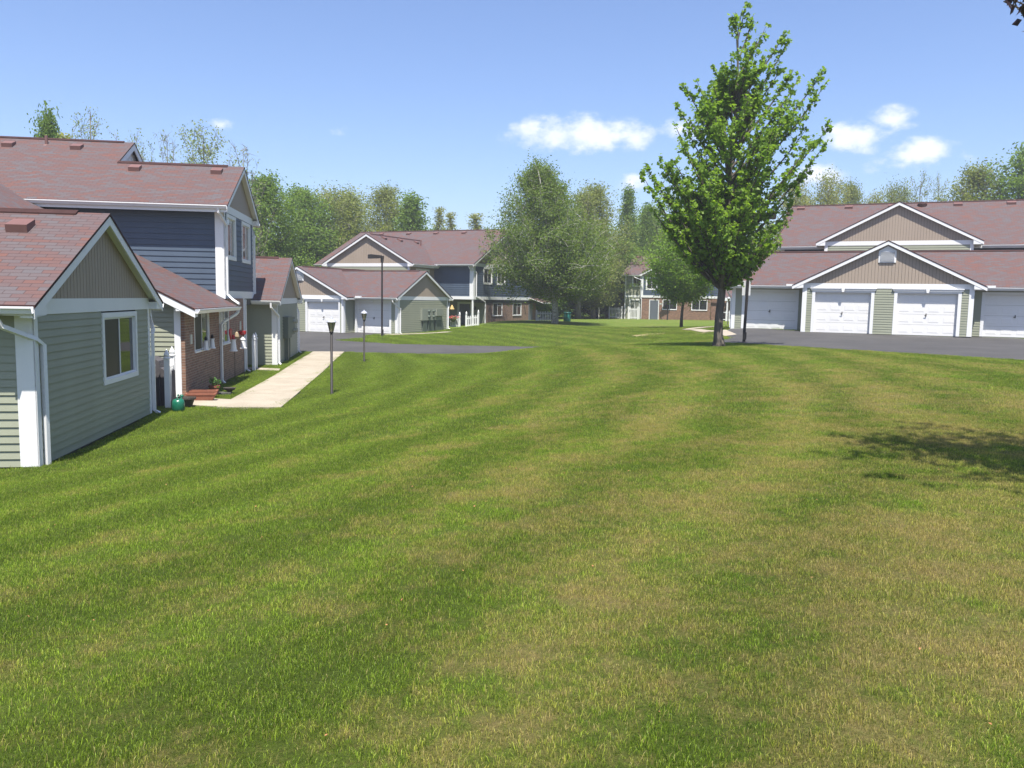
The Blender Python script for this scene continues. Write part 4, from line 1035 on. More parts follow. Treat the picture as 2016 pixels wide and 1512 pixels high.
def street_light(x, y, label, h=5.15, ang=0, lean=(0, 0), armlen=.3):
    z = gz(x, y); E_ = empty('street_light', (x, y, z), label, 'street light', 'tall street lights')
    mb = MB(); fr = Frame((x, y), ang, z)
    top = fr(lean[0], 0, h)
    mb.tube([fr(0, 0, -.1), fr(0, 0, .5), top], [.062, .062, .052], 12); mb.build('pole', 'pole', E_)
    b = MB(); b.box(fr, -.07, .07, -.11, -.06, .12, .42); b.lathe(fr(0, 0, -.02), [(.13, 0), (.12, .03), (.07, .05)], 12); b.build('base_plate', 'pole', E_)
    a = MB(); l = lean[0]; a.prism([fr(l - .07, -.06, h - .42), fr(l + .07, -.06, h - .42), fr(l + .09, -.06, h), fr(l - .12, -.06, h)], fr.y * .12); a.build('bracket', 'pole', E_)
    hd = MB(); x1 = l + .1; x2 = x1 + .8
    hd.prism([fr(x1 - .1, -.18, h - .09), fr(x1 - .05, -.18, h + .04), fr(x2 - .2, -.18, h + .10), fr(x2, -.18, h + .07), fr(x2, -.18, h - .17), fr(x1 + .2, -.18, h - .15)], fr.y * .36); hd.build('lamp_head', 'pole', E_)
    return E_
street_light(-8.45, 53.3, 'tall street light with its flat head reaching left before the garage court', 5.12, -80, (0, 0))
street_light(9.55, 34.1, 'tall street light at the asphalt edge beside the maple, white sign on its pole', 5.2, 95, (.12, 0))
street_light(16.4, 88.0, 'tall street light far off before the brick front of the farthest house', 5.6, 100, (-.2, 0))
z = gz(9.55, 34.1); fr = Frame((9.57, 34.1), 92, z); mb = MB()
mb.box(fr, -.17, .17, .075, .085, 1.93, 2.53); sg = settag(mb.build('sign', 'signwhite'), 'blank grey back of a small sign strapped to the street light pole', 'sign')

# ================================================================== small things
def thing(mb, name, mat, label, cat, group=None, smooth=False): return settag(mb.build(name, mat, smooth=smooth), label, cat, group)
# watering can
P = FL(6.0, -.48, -2.79); P.z = gz(P.x, P.y)
E_ = empty('watering_can', P, 'green plastic watering can on the grass at the corner of the nearest garage', 'watering can')
mb = MB(); mb.lathe(P, [(.13, 0), (.15, .03), (.145, .2), (.12, .27), (.07, .29)], 18); mb.build('body', 'greenplastic', E_, True)
mb = MB(); d = FL.x
mb.tube([P + d * .1 + Vector((0, 0, .07)), P + d * .2 + Vector((0, 0, .12)), P + d * .32 + Vector((0, 0, .3))], [.035, .025, .018], 8); mb.tube([P + d * .31 + Vector((0, 0, .285)), P + d * .35 + Vector((0, 0, .325))], [.02, .05], 10); mb.build('spout', 'greenplastic', E_, True)
mb = MB(); mb.tube([P + Vector((d.x * .11 * math.cos(t) * 1.0 - d.x * .02, d.y * .11 * math.cos(t), .25 + .14 * math.sin(t))) for t in np.linspace(0, math.pi, 9)], .014, 8); mb.build('handle', 'greenplastic', E_, True)
# grill under cover
P = FL(7.15, .55, -2.8)
E_ = empty('covered_grill', P, 'barbecue grill under a dark grey cover beside the white picket gate', 'grill')
mb = MB(); gf = Frame((P.x, P.y), -8.2)
for k in range(1):
    prof = [(-.62, 0), (.62, 0), (.60, .85), (.42, .95), (.38, 1.12), (.2, 1.2), (-.2, 1.2), (-.38, 1.12), (-.42, .95), (-.60, .85)]
    mb.prism([gf(-.32, a, -2.8 + z) for a, z in prof], gf.x * .64)
gc = mb.build('cover', 'cover', E_)
bv = gc.modifiers.new('b', 'BEVEL'); bv.width = .06; bv.segments = 3
mb = MB()
for a in (-.4, -.1, .25, .5): mb.tube([gf(-.33, a, -2.78), gf(-.345, a + .02, -2.3), gf(-.33, a - .01, -1.95)], [.02, .03, .01], 6)
mb.build('cover_fold', 'cover', E_)
# planters and pots
def planter(x, y, az, L, w, h, label):
    z = gz(x, y) + .015; f = Frame((x, y), az, z); mb = MB(); t = .8
    a = [(-L / 2 * t, -w / 2 * t), (L / 2 * t, -w / 2 * t), (L / 2 * t, w / 2 * t), (-L / 2 * t, w / 2 * t)]; b = [(-L / 2, -w / 2), (L / 2, -w / 2), (L / 2, w / 2), (-L / 2, w / 2)]
    c = [(p * .9, q * .8) for p, q in b]
    for k in range(4):
        j = (k + 1) % 4
        mb.face([f(*a[k], 0), f(*a[j], 0), f(*b[j], h), f(*b[k], h)]); mb.face([f(*b[k], h), f(*b[j], h), f(*c[j], h), f(*c[k], h)]); mb.face([f(*c[k], h), f(*c[j], h), f(*c[j], h - .05), f(*c[k], h - .05)])
        mb.prism([f(b[k][0] * 1.04, b[k][1] * 1.06, h - .04), f(b[j][0] * 1.04, b[j][1] * 1.06, h - .04), f(b[j][0] * 1.04, b[j][1] * 1.06, h), f(b[k][0] * 1.04, b[k][1] * 1.06, h)], f(0, 0, h) - f(b[k][0] * .02 + b[j][0] * .02, b[k][1] * .02 + b[j][1] * .02, h))
    mb.face([f(*q, h - .05) for q in c], 1)
    return thing(mb, 'planter', ['terracotta', 'potdark'], label, 'planter', 'long terracotta planters by the gate')
Q = FL(8.05, -.55, 0); planter(Q.x, Q.y, 78, .75, .24, .18, 'front one of two long terracotta planters beside the white gate')
Q = FL(8.75, -.42, 0); planter(Q.x, Q.y, 76, .8, .24, .18, 'rear one of two long terracotta planters, closest to the brick corner')
def pot(P, prof, mat, name, label, cat, n=16):
    P = Vector((P.x, P.y, gz(P.x, P.y) + .01)); mb = MB(); mb.lathe(P, prof, n)
    return thing(mb, name, mat, label, cat, smooth=False), P
E_, P = pot(FL(9.35, -.62, 0), [(.10, 0), (.13, .2), (.155, .2), (.155, .26), (.13, .26), (.12, .22)], 'terracotta', 'plant_pot', 'terracotta pot with a small leafy plant near the brick wall', 'pot')
def leaf_cloud(cs, size, seed, up=.4, n5=False, flat=None):
    """numpy leaf quads: centres cs (N,3)"""
    rng = np.random.default_rng(seed); n = len(cs)
    nrm = rng.normal(size=(n, 3)); nrm[:, 2] += up; nrm /= np.linalg.norm(nrm, axis=1)[:, None]
    t = rng.normal(size=(n, 3)); u = np.cross(nrm, t); u /= np.linalg.norm(u, axis=1)[:, None]; w = np.cross(nrm, u)
    s = (size * rng.uniform(.6, 1.25, n))[:, None]
    if not n5:
        V = np.stack([cs - u * s * .5, cs - w * s * .33 + nrm * s * .08, cs + u * s * .5, cs + w * s * .33 + nrm * s * .08], 1)
        F = np.arange(n * 4).reshape(n, 4)
        return V.reshape(-1, 3), F
    # lobed leaf folded on its midrib: 7 points, three faces
    k = [(-.5, 0, 0), (-.2, -.42, .1), (.12, -.5, .12), (.16, -.16, .03), (.58, 0, -.06), (.16, .16, .03), (.12, .5, .12), (-.2, .42, .1)]
    V = np.stack([cs + u * s * a + w * s * b + nrm * s * c for a, b, c in k], 1).reshape(-1, 3)
    i = np.arange(n)[:, None] * 8
    F = np.concatenate([i + np.array([[0, 1, 2, 3]]), i + np.array([[0, 3, 4, 5]]), i + np.array([[0, 5, 6, 7]])], 0)
    return V, F
def mesh_obj(name, V, F, mat, parent=None, origin=(0, 0, 0), shared=None):
    if shared is None:
        me = bpy.data.meshes.new(name); me.from_pydata(np.asarray(V).tolist(), [], np.asarray(F).tolist()); me.materials.append(M[mat]); me.update()
    else: me = shared
    o = bpy.data.objects.new(name, me); COL.objects.link(o); o.location = origin
    if parent is not None: o.parent = parent
    WORG[o] = Vector(origin) + (WORG[parent] if parent is not None and parent in WORG else Vector((0, 0, 0)))
    return o
rng = np.random.default_rng(11)
def plant_on(host, P, r, h, n, size, mat, name='foliage', seed=1, flat=False):
    rg = np.random.default_rng(seed); c = rg.normal(size=(n, 3)) * np.array([r, r, h * .35]) * .6 + np.array([0, 0, h * .5])
    V, F = leaf_cloud(c, size, seed); off = Vector(P) - WORG[host]
    o = mesh_obj(name, V, F, mat, host); o.location = off; return o
plant_on(E_, P + Vector((0, 0, .24)), .16, .28, 70, .09, 'flowerleaf')
pot(FL(9.75, -.95, 0), [(.09, 0), (.06, .06), (.14, .1), (.17, .15), (.18, .16), (.15, .15)], 'potdark', 'plant_pot', 'low black dish pot on the grass just right of the leafy pot', 'pot')
st = MB(); Q = FL(9.55, -.8, 0); fq = Frame((Q.x, Q.y), 60, gz(Q.x, Q.y)); st.box(fq, -.2, .2, -.12, .12, .0, .05); st.box(fq, -.1, .25, .14, .3, .0, .04)
thing(st, 'paver', 'foundation', 'flat grey paving stone beneath the small pots by the brick wall', 'paver')
pot(FL(6.75, -.48, 0), [(.14, 0), (.2, .18), (.235, .19), (.235, .23), (.2, .23), (.19, .19)], 'potdark', 'plant_pot', 'wide dark empty pot with a pale rim behind the watering can', 'pot')
# window sill lighthouses, hangers
def lighthouse(P, h, label, red):
    E_ = empty('lighthouse_ornament', P, label, 'ornament', 'lighthouse ornaments by the brick wall'); mb = MB()
    mb.lathe(P, [(h * .24, 0), (h * .24, h * .06), (h * .19, h * .08), (h * .13, h * .62), (h * .17, h * .64), (h * .17, h * .68), (h * .09, h * .69)], 10); mb.build('tower', 'white', E_)
    mb = MB(); mb.lathe(P + Vector((0, 0, h * .69)), [(h * .09, 0), (h * .09, h * .13), (h * .13, h * .15), (h * .01, h * .31)], 10); mb.build('lantern', 'red' if red else 'pole', E_); return E_
lighthouse(FL(10.15, -.24, -1.62), .40, 'left white lighthouse ornament with black top on the brick house windowsill', False)
lighthouse(FL(11.0, -.24, -1.62), .42, 'right white lighthouse ornament with black top on the brick house windowsill', False)
def shepherd_hook(P, h, label):
    E_ = empty('shepherd_hook', P, label, 'hook', 'thin garden hooks'); mb = MB()
    pts = [P + Vector((0, 0, -.05)), P + Vector((0, 0, h - .12))] + [P + FL.x * (-.09 + .09 * math.cos(t)) + Vector((0, 0, h - .12 + .1 * math.sin(t))) for t in np.linspace(.3, 2.9, 7)]
    mb.tube(pts, .008, 6); mb.build('rod', 'pole', E_); return E_
P = FL(13.3, -.45, 0); P.z = -2.84; shepherd_hook(P, 1.55, 'nearer thin black garden hook before the brick wall, holding a red-roofed feeder')
Q = P + FL.x * -.18 + Vector((0, 0, 1.0)); lighthouse(Q, .55, 'white feeder with a red roof hanging from the nearer garden hook', True)
P = FL(15.0, -.45, 0); P.z = -2.88; shepherd_hook(P, 1.6, 'farther thin black garden hook before the brick wall, right of the red-roofed feeder')
mb = MB(); Q = P + FL.x * -.18 + Vector((0, 0, 1.02)); mb.lathe(Q, [(.13, 0), (.13, .03), (.10, .04), (.08, .3), (.10, .31), (.01, .4)], 8); thing(mb, 'bird_feeder', 'white', 'small white lantern feeder on the farther garden hook', 'feeder')
mb = MB(); Q = FL(12.2, -.52, -1.22)
ht = []
for t in np.linspace(0, 2 * math.pi, 20, endpoint=False): ht.append(Q + FL.x * (.011 * 16 * math.sin(t) ** 3) + Vector((0, 0, .012 * (13 * math.cos(t) - 5 * math.cos(2 * t) - 2 * math.cos(3 * t) - math.cos(4 * t)))))
ht = [q + FL.y * 0 for q in ht]
mb.prism(ht, -FL.y * .04); mb.tube([Q + Vector((0, 0, .08)), FL(12.2, -.52, -.55)], .006, 5)
thing(mb, 'heart_ornament', 'red', 'red heart ornament hanging under the brick house gutter', 'ornament')
mb = MB(); Q = FL(15.6, -.3, -1.45); mb.lathe(Q, [(.04, 0), (.13, .05), (.14, .16), (.05, .17)], 10); mb.tube([Q + Vector((0, 0, .17)), Q + Vector((0, 0, .5))], .006, 5)
o = thing(mb, 'hanging_pot', 'red', 'small red pot hanging near the far end of the brick wall', 'ornament')
mb = MB(); Q = FL(14.6, -.3, -1.5); mb.lathe(Q, [(.03, 0), (.08, .06), (.06, .18), (.02, .22)], 10); mb.tube([Q + Vector((0, 0, .2)), Q + Vector((0, 0, .5))], .012, 5)
thing(mb, 'wind_chime', 'wood', 'brown wooden wind chime hanging between the two garden hooks', 'ornament')
# flower basket and bell at the centre house
Q = FCe(11.0, 1.55, -1.75) - FCe.x * .18
E_ = empty('flower_basket', Q, 'round brown basket of pink flowers hung on the white fence left of the grey door', 'flower basket')
mb = MB(); mb.lathe(Q, [(.1, -.18), (.24, -.02), (.27, .06), (.22, .06)], 14); mb.build('basket', 'potdark', E_)
plant_on(E_, Q, .42, .35, 120, .12, 'pink', 'flowers', 3); plant_on(E_, Q + Vector((0, 0, -.1)), .38, .35, 120, .12, 'flowerleaf', 'foliage', 4)
mb = MB(); Q = FCe(7.35, -.2, -.75); mb.lathe(Q, [(.2, -.12), (.18, -.1), (.1, .08), (.06, .16), (.02, .2)], 10); thing(mb, 'bell_ornament', 'yellow', 'yellow bell hanging at the right corner of the meter wall', 'ornament')
mb = MB(); Q = FCe(11.6, 1.6, -1.6); mb.lathe(Q, [(.2, -.05), (.28, .0), (.25, .12), (.05, .2)], 10); mb.tube([Q + Vector((0, 0, -.9)), Q], .03, 6)
thing(mb, 'small_grill', 'cover', 'small round dark grill behind the fence with the flower basket', 'grill')
# trash can, stake
x, y = 4.66, 71.5; z = gz(x, y); E_ = empty('trash_can', (x, y, z), 'green trash can standing on the far lawn right of the birch trunk', 'trash can')
mb = MB(); mb.lathe((x, y, z), [(.29, 0), (.31, .05), (.31, .72), (.29, .74)], 20); mb.build('body', 'trashgreen', E_, True)
mb = MB(); mb.lathe((x, y, z + .74), [(.34, -.04), (.34, .02), (.3, .07), (.1, .1)], 20); mb.build('lid', 'trashgreen', E_)
x, y = 9.1, 88; z = gz(x, y); mb = MB(); mb.box(Frame((x, y), 90, z), -.06, .06, -.04, .04, -.1, 1.25); thing(mb, 'marker_stake', 'stake', 'thin pale wooden marker stake at the edge of the woods', 'stake')

# ================================================================== trees
def grow(rng, H, base, R, nb, shape, up=.45, trunk_r=.2, lean=(0, 0), multi=1, twigs=6, tlen=.22, fork=False, droop=0):
    """skeleton of one tree: returns (limb MB, list of leaf-bearing points)"""
    mb = MB(); pts = []
    stems = []
    for m in range(multi):
        a = rng.uniform(0, 6.28); sp = 0 if multi == 1 else R * .35
        top = Vector((lean[0] + math.cos(a) * sp, lean[1] + math.sin(a) * sp, H * rng.uniform(.9, 1.0) if m else H * .97))
        n = 9; P = []
        for i in range(n):
            t = i / (n - 1); q = top * t; k = math.sin(t * math.pi) * H * .012
            P.append(Vector((top.x * t ** 1.4 + rng.normal(0, k + .001), top.y * t ** 1.4 + rng.normal(0, k + .001), top.z * t - (.15 if i == 0 else 0))))
        r = [trunk_r * (1.25 if i == 0 else 1) * (1 - i / (n - 1)) ** .8 + .012 for i in range(n)]
        if m: r = [q * .7 for q in r]
        mb.tube(P, r, 7); stems.append(P)
    def at(P, z):
        for i in range(len(P) - 1):
            if P[i + 1].z >= z: t = (z - P[i].z) / (P[i + 1].z - P[i].z + 1e-6); return P[i].lerp(P[i + 1], max(0, t))
        return P[-1]
    for b in range(nb):
        P = stems[b % multi]; t = (b + rng.uniform(0, 1)) / nb
        zt = base + (H - base) * t   # height of the tip
        rad = R * shape(t) * rng.uniform(.65, 1.1); a = b * 2.4 + rng.uniform(-.5, .5)
        ztip = min(zt + rng.uniform(-.1, .1) * H * .3, H); z0 = max(base * .75, ztip - rad * up * 2 - .03 * H)
        S = at(P, z0); T = Vector((math.cos(a) * rad + lean[0] * t, math.sin(a) * rad + lean[1] * t, ztip))
        mid = S.lerp(T, .5) + Vector((rng.normal(0, .08 * rad), rng.normal(0, .08 * rad), -.10 * rad * up + droop * rad))
        br = [S, S.lerp(mid, .5) , mid, mid.lerp(T, .55), T]
        rr = trunk_r * .33 * (1 - t * .6)
        mb.tube(br, [rr, rr * .7, rr * .5, rr * .3, .008], 5, caps=False)
        for k in range(twigs):
            s = rng.uniform(.25, 1); q = br[int(s * 3.99)].lerp(br[min(4, int(s * 3.99) + 1)], (s * 3.99) % 1)
            d = Vector((rng.normal(), rng.normal(), rng.normal() * .6 + .5)).normalized() * rng.uniform(.4, 1) * R * tlen * 1.6
            e = q + d; mb.tube([q, q.lerp(e, .5) + Vector((0, 0, .05 * d.length)), e], [.02, .012, .005], 3, caps=False)
            pts.append((q, e))
        pts.append((mid, T))
    return mb, pts
def leaves_from(rng, segs, per, spread):
    out = []
    for a, b in segs:
        n = max(1, int(per * rng.uniform(.6, 1.4))); t = rng.uniform(.1, 1.08, n)[:, None]
        A = np.array(a); Bv = np.array(b); out.append(A + (Bv - A) * t + rng.normal(size=(n, 3)) * spread)
    return np.concatenate(out)
ell = lambda t: math.sqrt(max(0.02, 1 - (2 * t - .9) ** 2))
cone = lambda t: max(.06, (1 - t) ** .75 * min(1, t * 6 + .4))
spread_ = lambda t: max(.12, min(1, .45 + t * 1.1) * math.sqrt(max(.02, 1 - t ** 3)))
KINDS = {}
def kind(name, mat, barkm, H, R, base, nb, shape, per, spread, size, seed, **kw):
    rg = np.random.default_rng(seed); mb, pts = grow(rg, H, base, R, nb, shape, **kw)
    if per > 0:
        c = leaves_from(rg, pts, per, spread); V, F = leaf_cloud(c, size, seed)
        me = bpy.data.meshes.new('crown_' + name); me.from_pydata(V.tolist(), [], F.tolist()); me.materials.append(M[mat])
    else: me = None
    tm = bpy.data.meshes.new('trunk_' + name); tm.from_pydata(mb.v, [], mb.f); tm.materials.append(M[barkm])
    tm.polygons.foreach_set('use_smooth', [True] * len(tm.polygons))
    KINDS[name] = (tm, me, H)
kind('round', 'leafgreen', 'barkgrey', 13, 3.6, 2.2, 76, ell, 41.8, .36, 0.210, 1, twigs=9, up=.5)
kind('round2', 'leafgreen', 'barkgrey', 13, 3.3, 2.2, 60, cone, 33.9, .36, 0.238, 2, twigs=8, up=.4)
kind('olive', 'leafolive', 'barkgrey', 13, 3.8, 2.6, 66, spread_, 36.5, .38, 0.189, 3, twigs=9, up=.6)
kind('olive2', 'leafolive', 'barkgrey', 13, 3.4, 1.8, 80, ell, 36.5, .34, 0.182, 4, twigs=9, up=.7)
kind('pale', 'leafpale', 'barkgrey', 13, 3.2, 3.2, 50, spread_, 14.4, .26, 0.161, 5, twigs=9, up=.8)
kind('sparse', 'leafpale', 'barkgrey', 13, 2.6, 4.0, 42, spread_, 8.1, .18, 0.140, 6, twigs=8, up=1.1)
kind('spire', 'leafyellow', 'barkgrey', 13, 1.5, 2.5, 46, cone, 13.0, .18, 0.168, 7, twigs=6, up=1.4)
kind('conic', 'leafgreen', 'barkgrey', 13, 2.3, 1.5, 70, cone, 28.7, .26, 0.196, 8, twigs=6, up=.6)
kind('bare', 'leafpale', 'barkgrey', 13, 2.6, 4.0, 40, spread_, .35, .15, .2, 9, twigs=12, up=1.1, trunk_r=.14)
kind('willow', 'leafyellow', 'barkgrey', 13, 3.4, 2.0, 74, spread_, 33.9, .30, 0.168, 10, twigs=9, up=1.1)
kind('dense', 'leafdark', 'barkgrey', 13, 3.6, 1.0, 60, ell, 23.4, .42, 0.252, 12, twigs=8, up=.5)
WID = {'spire': 1.5, 'bare': 1.0, 'sparse': 1.15, 'round': 1.45, 'olive': 1.4, 'olive2': 1.4, 'willow': 1.4, 'conic': 1.15}
def tree(k, x, y, H, W, label, name='tree', rot=None, group=None, cat='tree'):
    tm, me, H0 = KINDS[k]; z = gz(x, y) - .05
    R0 = {'round': 3.6, 'round2': 3.3, 'olive': 3.8, 'olive2': 3.4, 'pale': 3.2, 'sparse': 2.6, 'spire': 1.5, 'conic': 2.3, 'bare': 2.6, 'willow': 3.4, 'dense': 3.6}[k]
    E_ = empty(name, (x, y, z), label, cat, group); s = H / H0; sw = W / 2 / R0 * WID.get(k, 1.25)
    E_.scale = (sw, sw, s); E_.rotation_euler = (0, 0, (x * 7.3 + y * 3.1) % 6.28 if rot is None else rot)
    for nm, q in (('trunk', tm), ('crown', me)):
        if q is None: continue
        o = bpy.data.objects.new(nm, q); COL.objects.link(o); o.parent = E_
    return E_
T = [('bare', -37.1, 62, 12.4, 4.6, 'hazy nearly bare tree at the left edge above the roof'),
 ('bare', -33.6, 61, 12.2, 4.0, 'nearly bare tree above the roof, second from the left edge'),
 ('round2', -28.8, 52, 13.1, 2.9, 'small dense green tree rising behind the roof vent pipe'),
 ('sparse', -29.2, 58, 15.2, 4.2, 'tallest loosely leafed tree above the left roof ridge'),
 ('sparse', -27.0, 60, 14.0, 3.6, 'loosely leafed tree right of the tallest one above the left roof'),
 ('spire', -31.6, 59, 14.0, 2.8, 'thin pale tree left of the tallest one above the left roof'),
 ('bare', -25.6, 62, 14.4, 3.6, 'bare dark-limbed tree over the small upper gable'),
 ('pale', -22.2, 60, 14.2, 5.2, 'rounded pale green tree above the lower left ridge'),
 ('willow', -24.2, 62, 11.6, 3.8, 'low yellow-green crown beside the rounded pale tree'),
 ('bare', -19.4, 60, 13.2, 4.4, 'leafless tree behind the peak of the blue gable'),
 ('round', -21.6, 72, 12.0, 5.6, 'bright green tree just right of the blue gable'),
 ('round', -21.8, 86, 12.6, 6.4, 'full green tree above the second garage roof'),
 ('olive', -18.8, 90, 13.4, 7.6, 'broad olive tree left of the middle house gable'),
 ('olive', -19.5, 98, 13.8, 5.6, 'olive tree with dark forked limbs behind the middle house'),
 ('olive2', -15.6, 100, 15.0, 6.6, 'tall pale olive tree over the left part of the middle roof'),
 ('round2', -11.6, 94, 12.9, 6.4, 'green cone-crowned tree above the middle roof'),
 ('spire', -9.0, 100, 13.2, 2.6, 'thin yellow spire tree above the middle roof, left one of a pair'),
 ('spire', -7.6, 99, 12.5, 2.4, 'thin yellow spire tree above the middle roof, right one of a pair'),
 ('spire', -4.6, 98, 12.3, 3.4, 'short yellow-green tree at the right end of the middle roof'),
 ('olive2', 8.7, 90, 14.2, 5.6, 'tall reddish olive tree right behind the birch'),
 ('conic', 13.4, 99, 15.2, 4.2, 'dark green pointed tree between the birch and the far house'),
 ('conic', 16.2, 103, 13.6, 4.0, 'second pointed green tree, right of the dark pointed one'),
 ('round', 17.6, 108, 13.8, 6.0, 'green tree rising behind the farthest house'),
 ('pale', 19.6, 104, 16.4, 6.4, 'tall pale tree seen through the left side of the maple'),
 ('olive2', 23.5, 102, 15.0, 7.0, 'olive tree directly behind the maple crown'),
 ('willow', 33.4, 100, 16.2, 5.6, 'yellow-green tree right of the maple, over the right roof'),
 ('willow', 36.6, 98, 16.6, 5.4, 'tallest yellow-green tree over the left part of the right roof'),
 ('olive2', 41.6, 104, 16.8, 4.0, 'narrow olive tree over the right roof ridge'),
 ('willow', 44.6, 104, 15.4, 5.0, 'low yellow-green tree above the peak of the tan gable'),
 ('olive', 47.0, 103, 16.6, 4.4, 'olive tree just right of the tan gable peak'),
 ('sparse', 48.2, 100, 18.2, 4.0, 'thin-leafed tree standing out against the sky over the right roof'),
 ('sparse', 50.8, 101, 18.0, 3.0, 'thinnest tree right of the other thin-leafed one'),
 ('olive2', 46.4, 85, 15.8, 6.6, 'big green tree near the right edge, left of its taller neighbour'),
 ('round', 50.2, 82, 16.8, 7.4, 'biggest green tree at the right edge over the roof')]
for k, x, y, H, W, lab in T: tree(k, x, y, H, W, lab)
# denser woods further back, as one mass
def woodland():
    rg = np.random.default_rng(77); C = []; mb = MB()
    for i in range(300):
        x = rg.uniform(-75, 95); y = rg.uniform(104, 128)
        if -60 < x < -36: y = rg.uniform(70, 90)
        g = gz(x, y); H = rg.uniform(8.8, 12.6); R = rg.uniform(2.4, 4.0)
        if x > 28: H = rg.uniform(12.5, 16.3)
        elif -14 < x < -2: H = rg.uniform(9.5, 11.8)
        mb.tube([(x, y, g - .2), (x + rg.normal(0, .2), y, g + H * .5), (x + rg.normal(0, .4), y, g + H * .9)], [rg.uniform(.12, .25), .1, .03], 5, caps=False)
        n = 900; d = rg.normal(size=(n, 3)); d /= np.linalg.norm(d, axis=1)[:, None]; r = rg.uniform(.35, 1.05, n)[:, None] ** .6
        k = 7; lob = rg.normal(size=(k, 3)) * np.array([R * .45, R * .45, H * .17]); li = rg.integers(0, k, n)
        C.append(np.array([x, y, g + H * .58]) + lob[li] + d * r * np.array([R * .5, R * .5, H * .2]))
    for i in range(420):   # undergrowth
        x = rg.uniform(-60, 80); y = rg.uniform(99, 106) if not (24 > x > 9) else rg.uniform(103, 108)
        g = gz(x, y); n = 60; C.append(np.array([x, y, g + .8]) + rg.normal(size=(n, 3)) * np.array([1.0, .8, .9]))
    V, F = leaf_cloud(np.concatenate(C), .34, 5)
    me = bpy.data.meshes.new('woodland'); nv = len(mb.v)
    V = np.concatenate([np.array(mb.v), V]); Fl = [list(f) for f in mb.f] + (F + nv).tolist()
    me.from_pydata(V.tolist(), [], Fl); me.materials.append(M['barkgrey']); me.materials.append(M['leafgreen'])
    me.polygons.foreach_set('material_index', [0] * len(mb.f) + [1] * len(F))
    o = bpy.data.objects.new('woodland', me); COL.objects.link(o); settag(o, 'mass of green woods filling in behind the houses', 'woods', kind='stuff')
woodland()
rg = np.random.default_rng(21)
ut = [(3.0, 86, 7.5, 'dense'), (6.2, 93, 9.5, 'dense'), (9.6, 96, 9.8, 'dense'), (12.4, 97, 8.5, 'round'), (1.5, 80, 7.5, 'round2'), (10.9, 95.5, 6.0, 'round')]
ul = ['dark understorey tree behind the green trash can', 'dark understorey tree behind the twin-forked trunk', 'dark understorey tree at the woods edge behind the marker stake',
      'green understorey tree beside the far house corner', 'dark green tree behind the long low fence', 'bright bushy tree between marker stake and far fence']
for (x, y, H, k), lab in zip(ut, ul): tree(k, x, y, H, 6.5, lab)
# tree with the forked trunk right behind the birch
def custom_tree(name, x, y, label, stems, H, R, base, nb, shape, per, spread, size, mat, barkm, seed, n5=False, lean=(0, 0), trunk_r=.2, **kw):
    rg = np.random.default_rng(seed); z = gz(x, y) - .05
    E_ = empty(name, (x, y, z), label, 'tree')
    mb, pts = grow(rg, H, base, R, nb, shape, lean=lean, trunk_r=trunk_r, **kw)
    tm = bpy.data.meshes.new('trunk'); tm.from_pydata(mb.v, [], mb.f); tm.materials.append(M[barkm]); tm.polygons.foreach_set('use_smooth', [True] * len(tm.polygons))
    o = bpy.data.objects.new('trunk', tm); COL.objects.link(o); o.parent = E_
    c = leaves_from(rg, pts, per, spread); V, F = leaf_cloud(c, size, seed, n5=n5); o = mesh_obj('crown', V, F, mat, E_); return E_
custom_tree('tree', 6.75, 86.5, 'olive tree with a pale forked trunk, right of the green trash can', None, 12.9, 3.8, 3.0, 80, ell, 26, .36, .19, 'leafolive', 'barkgrey', 31, twigs=8, up=.8, multi=2, trunk_r=.3)
birch = custom_tree('birch_tree', 3.3, 65.3, 'big birch with a leaning pale trunk, its crown over the middle house', None, 11.9, 5.2, 2.8, 200, lambda t: max(.12, min(1, .75 + t) * (1 - max(0, t - .35) / .65) ** .7), 54, .26, .15, 'leafbirch', 'barkbirch', 32, lean=(-1.6, .3), twigs=9, up=.85, multi=3, trunk_r=.24, tlen=.2, droop=.05)
custom_tree('young_maple', 12.2, 60.0, 'smaller leafy maple hiding the middle of the farthest house', None, 7.6, 3.1, 2.5, 115, ell, 34, .20, .15, 'maple', 'bark', 33, twigs=8, up=.5, trunk_r=.1)

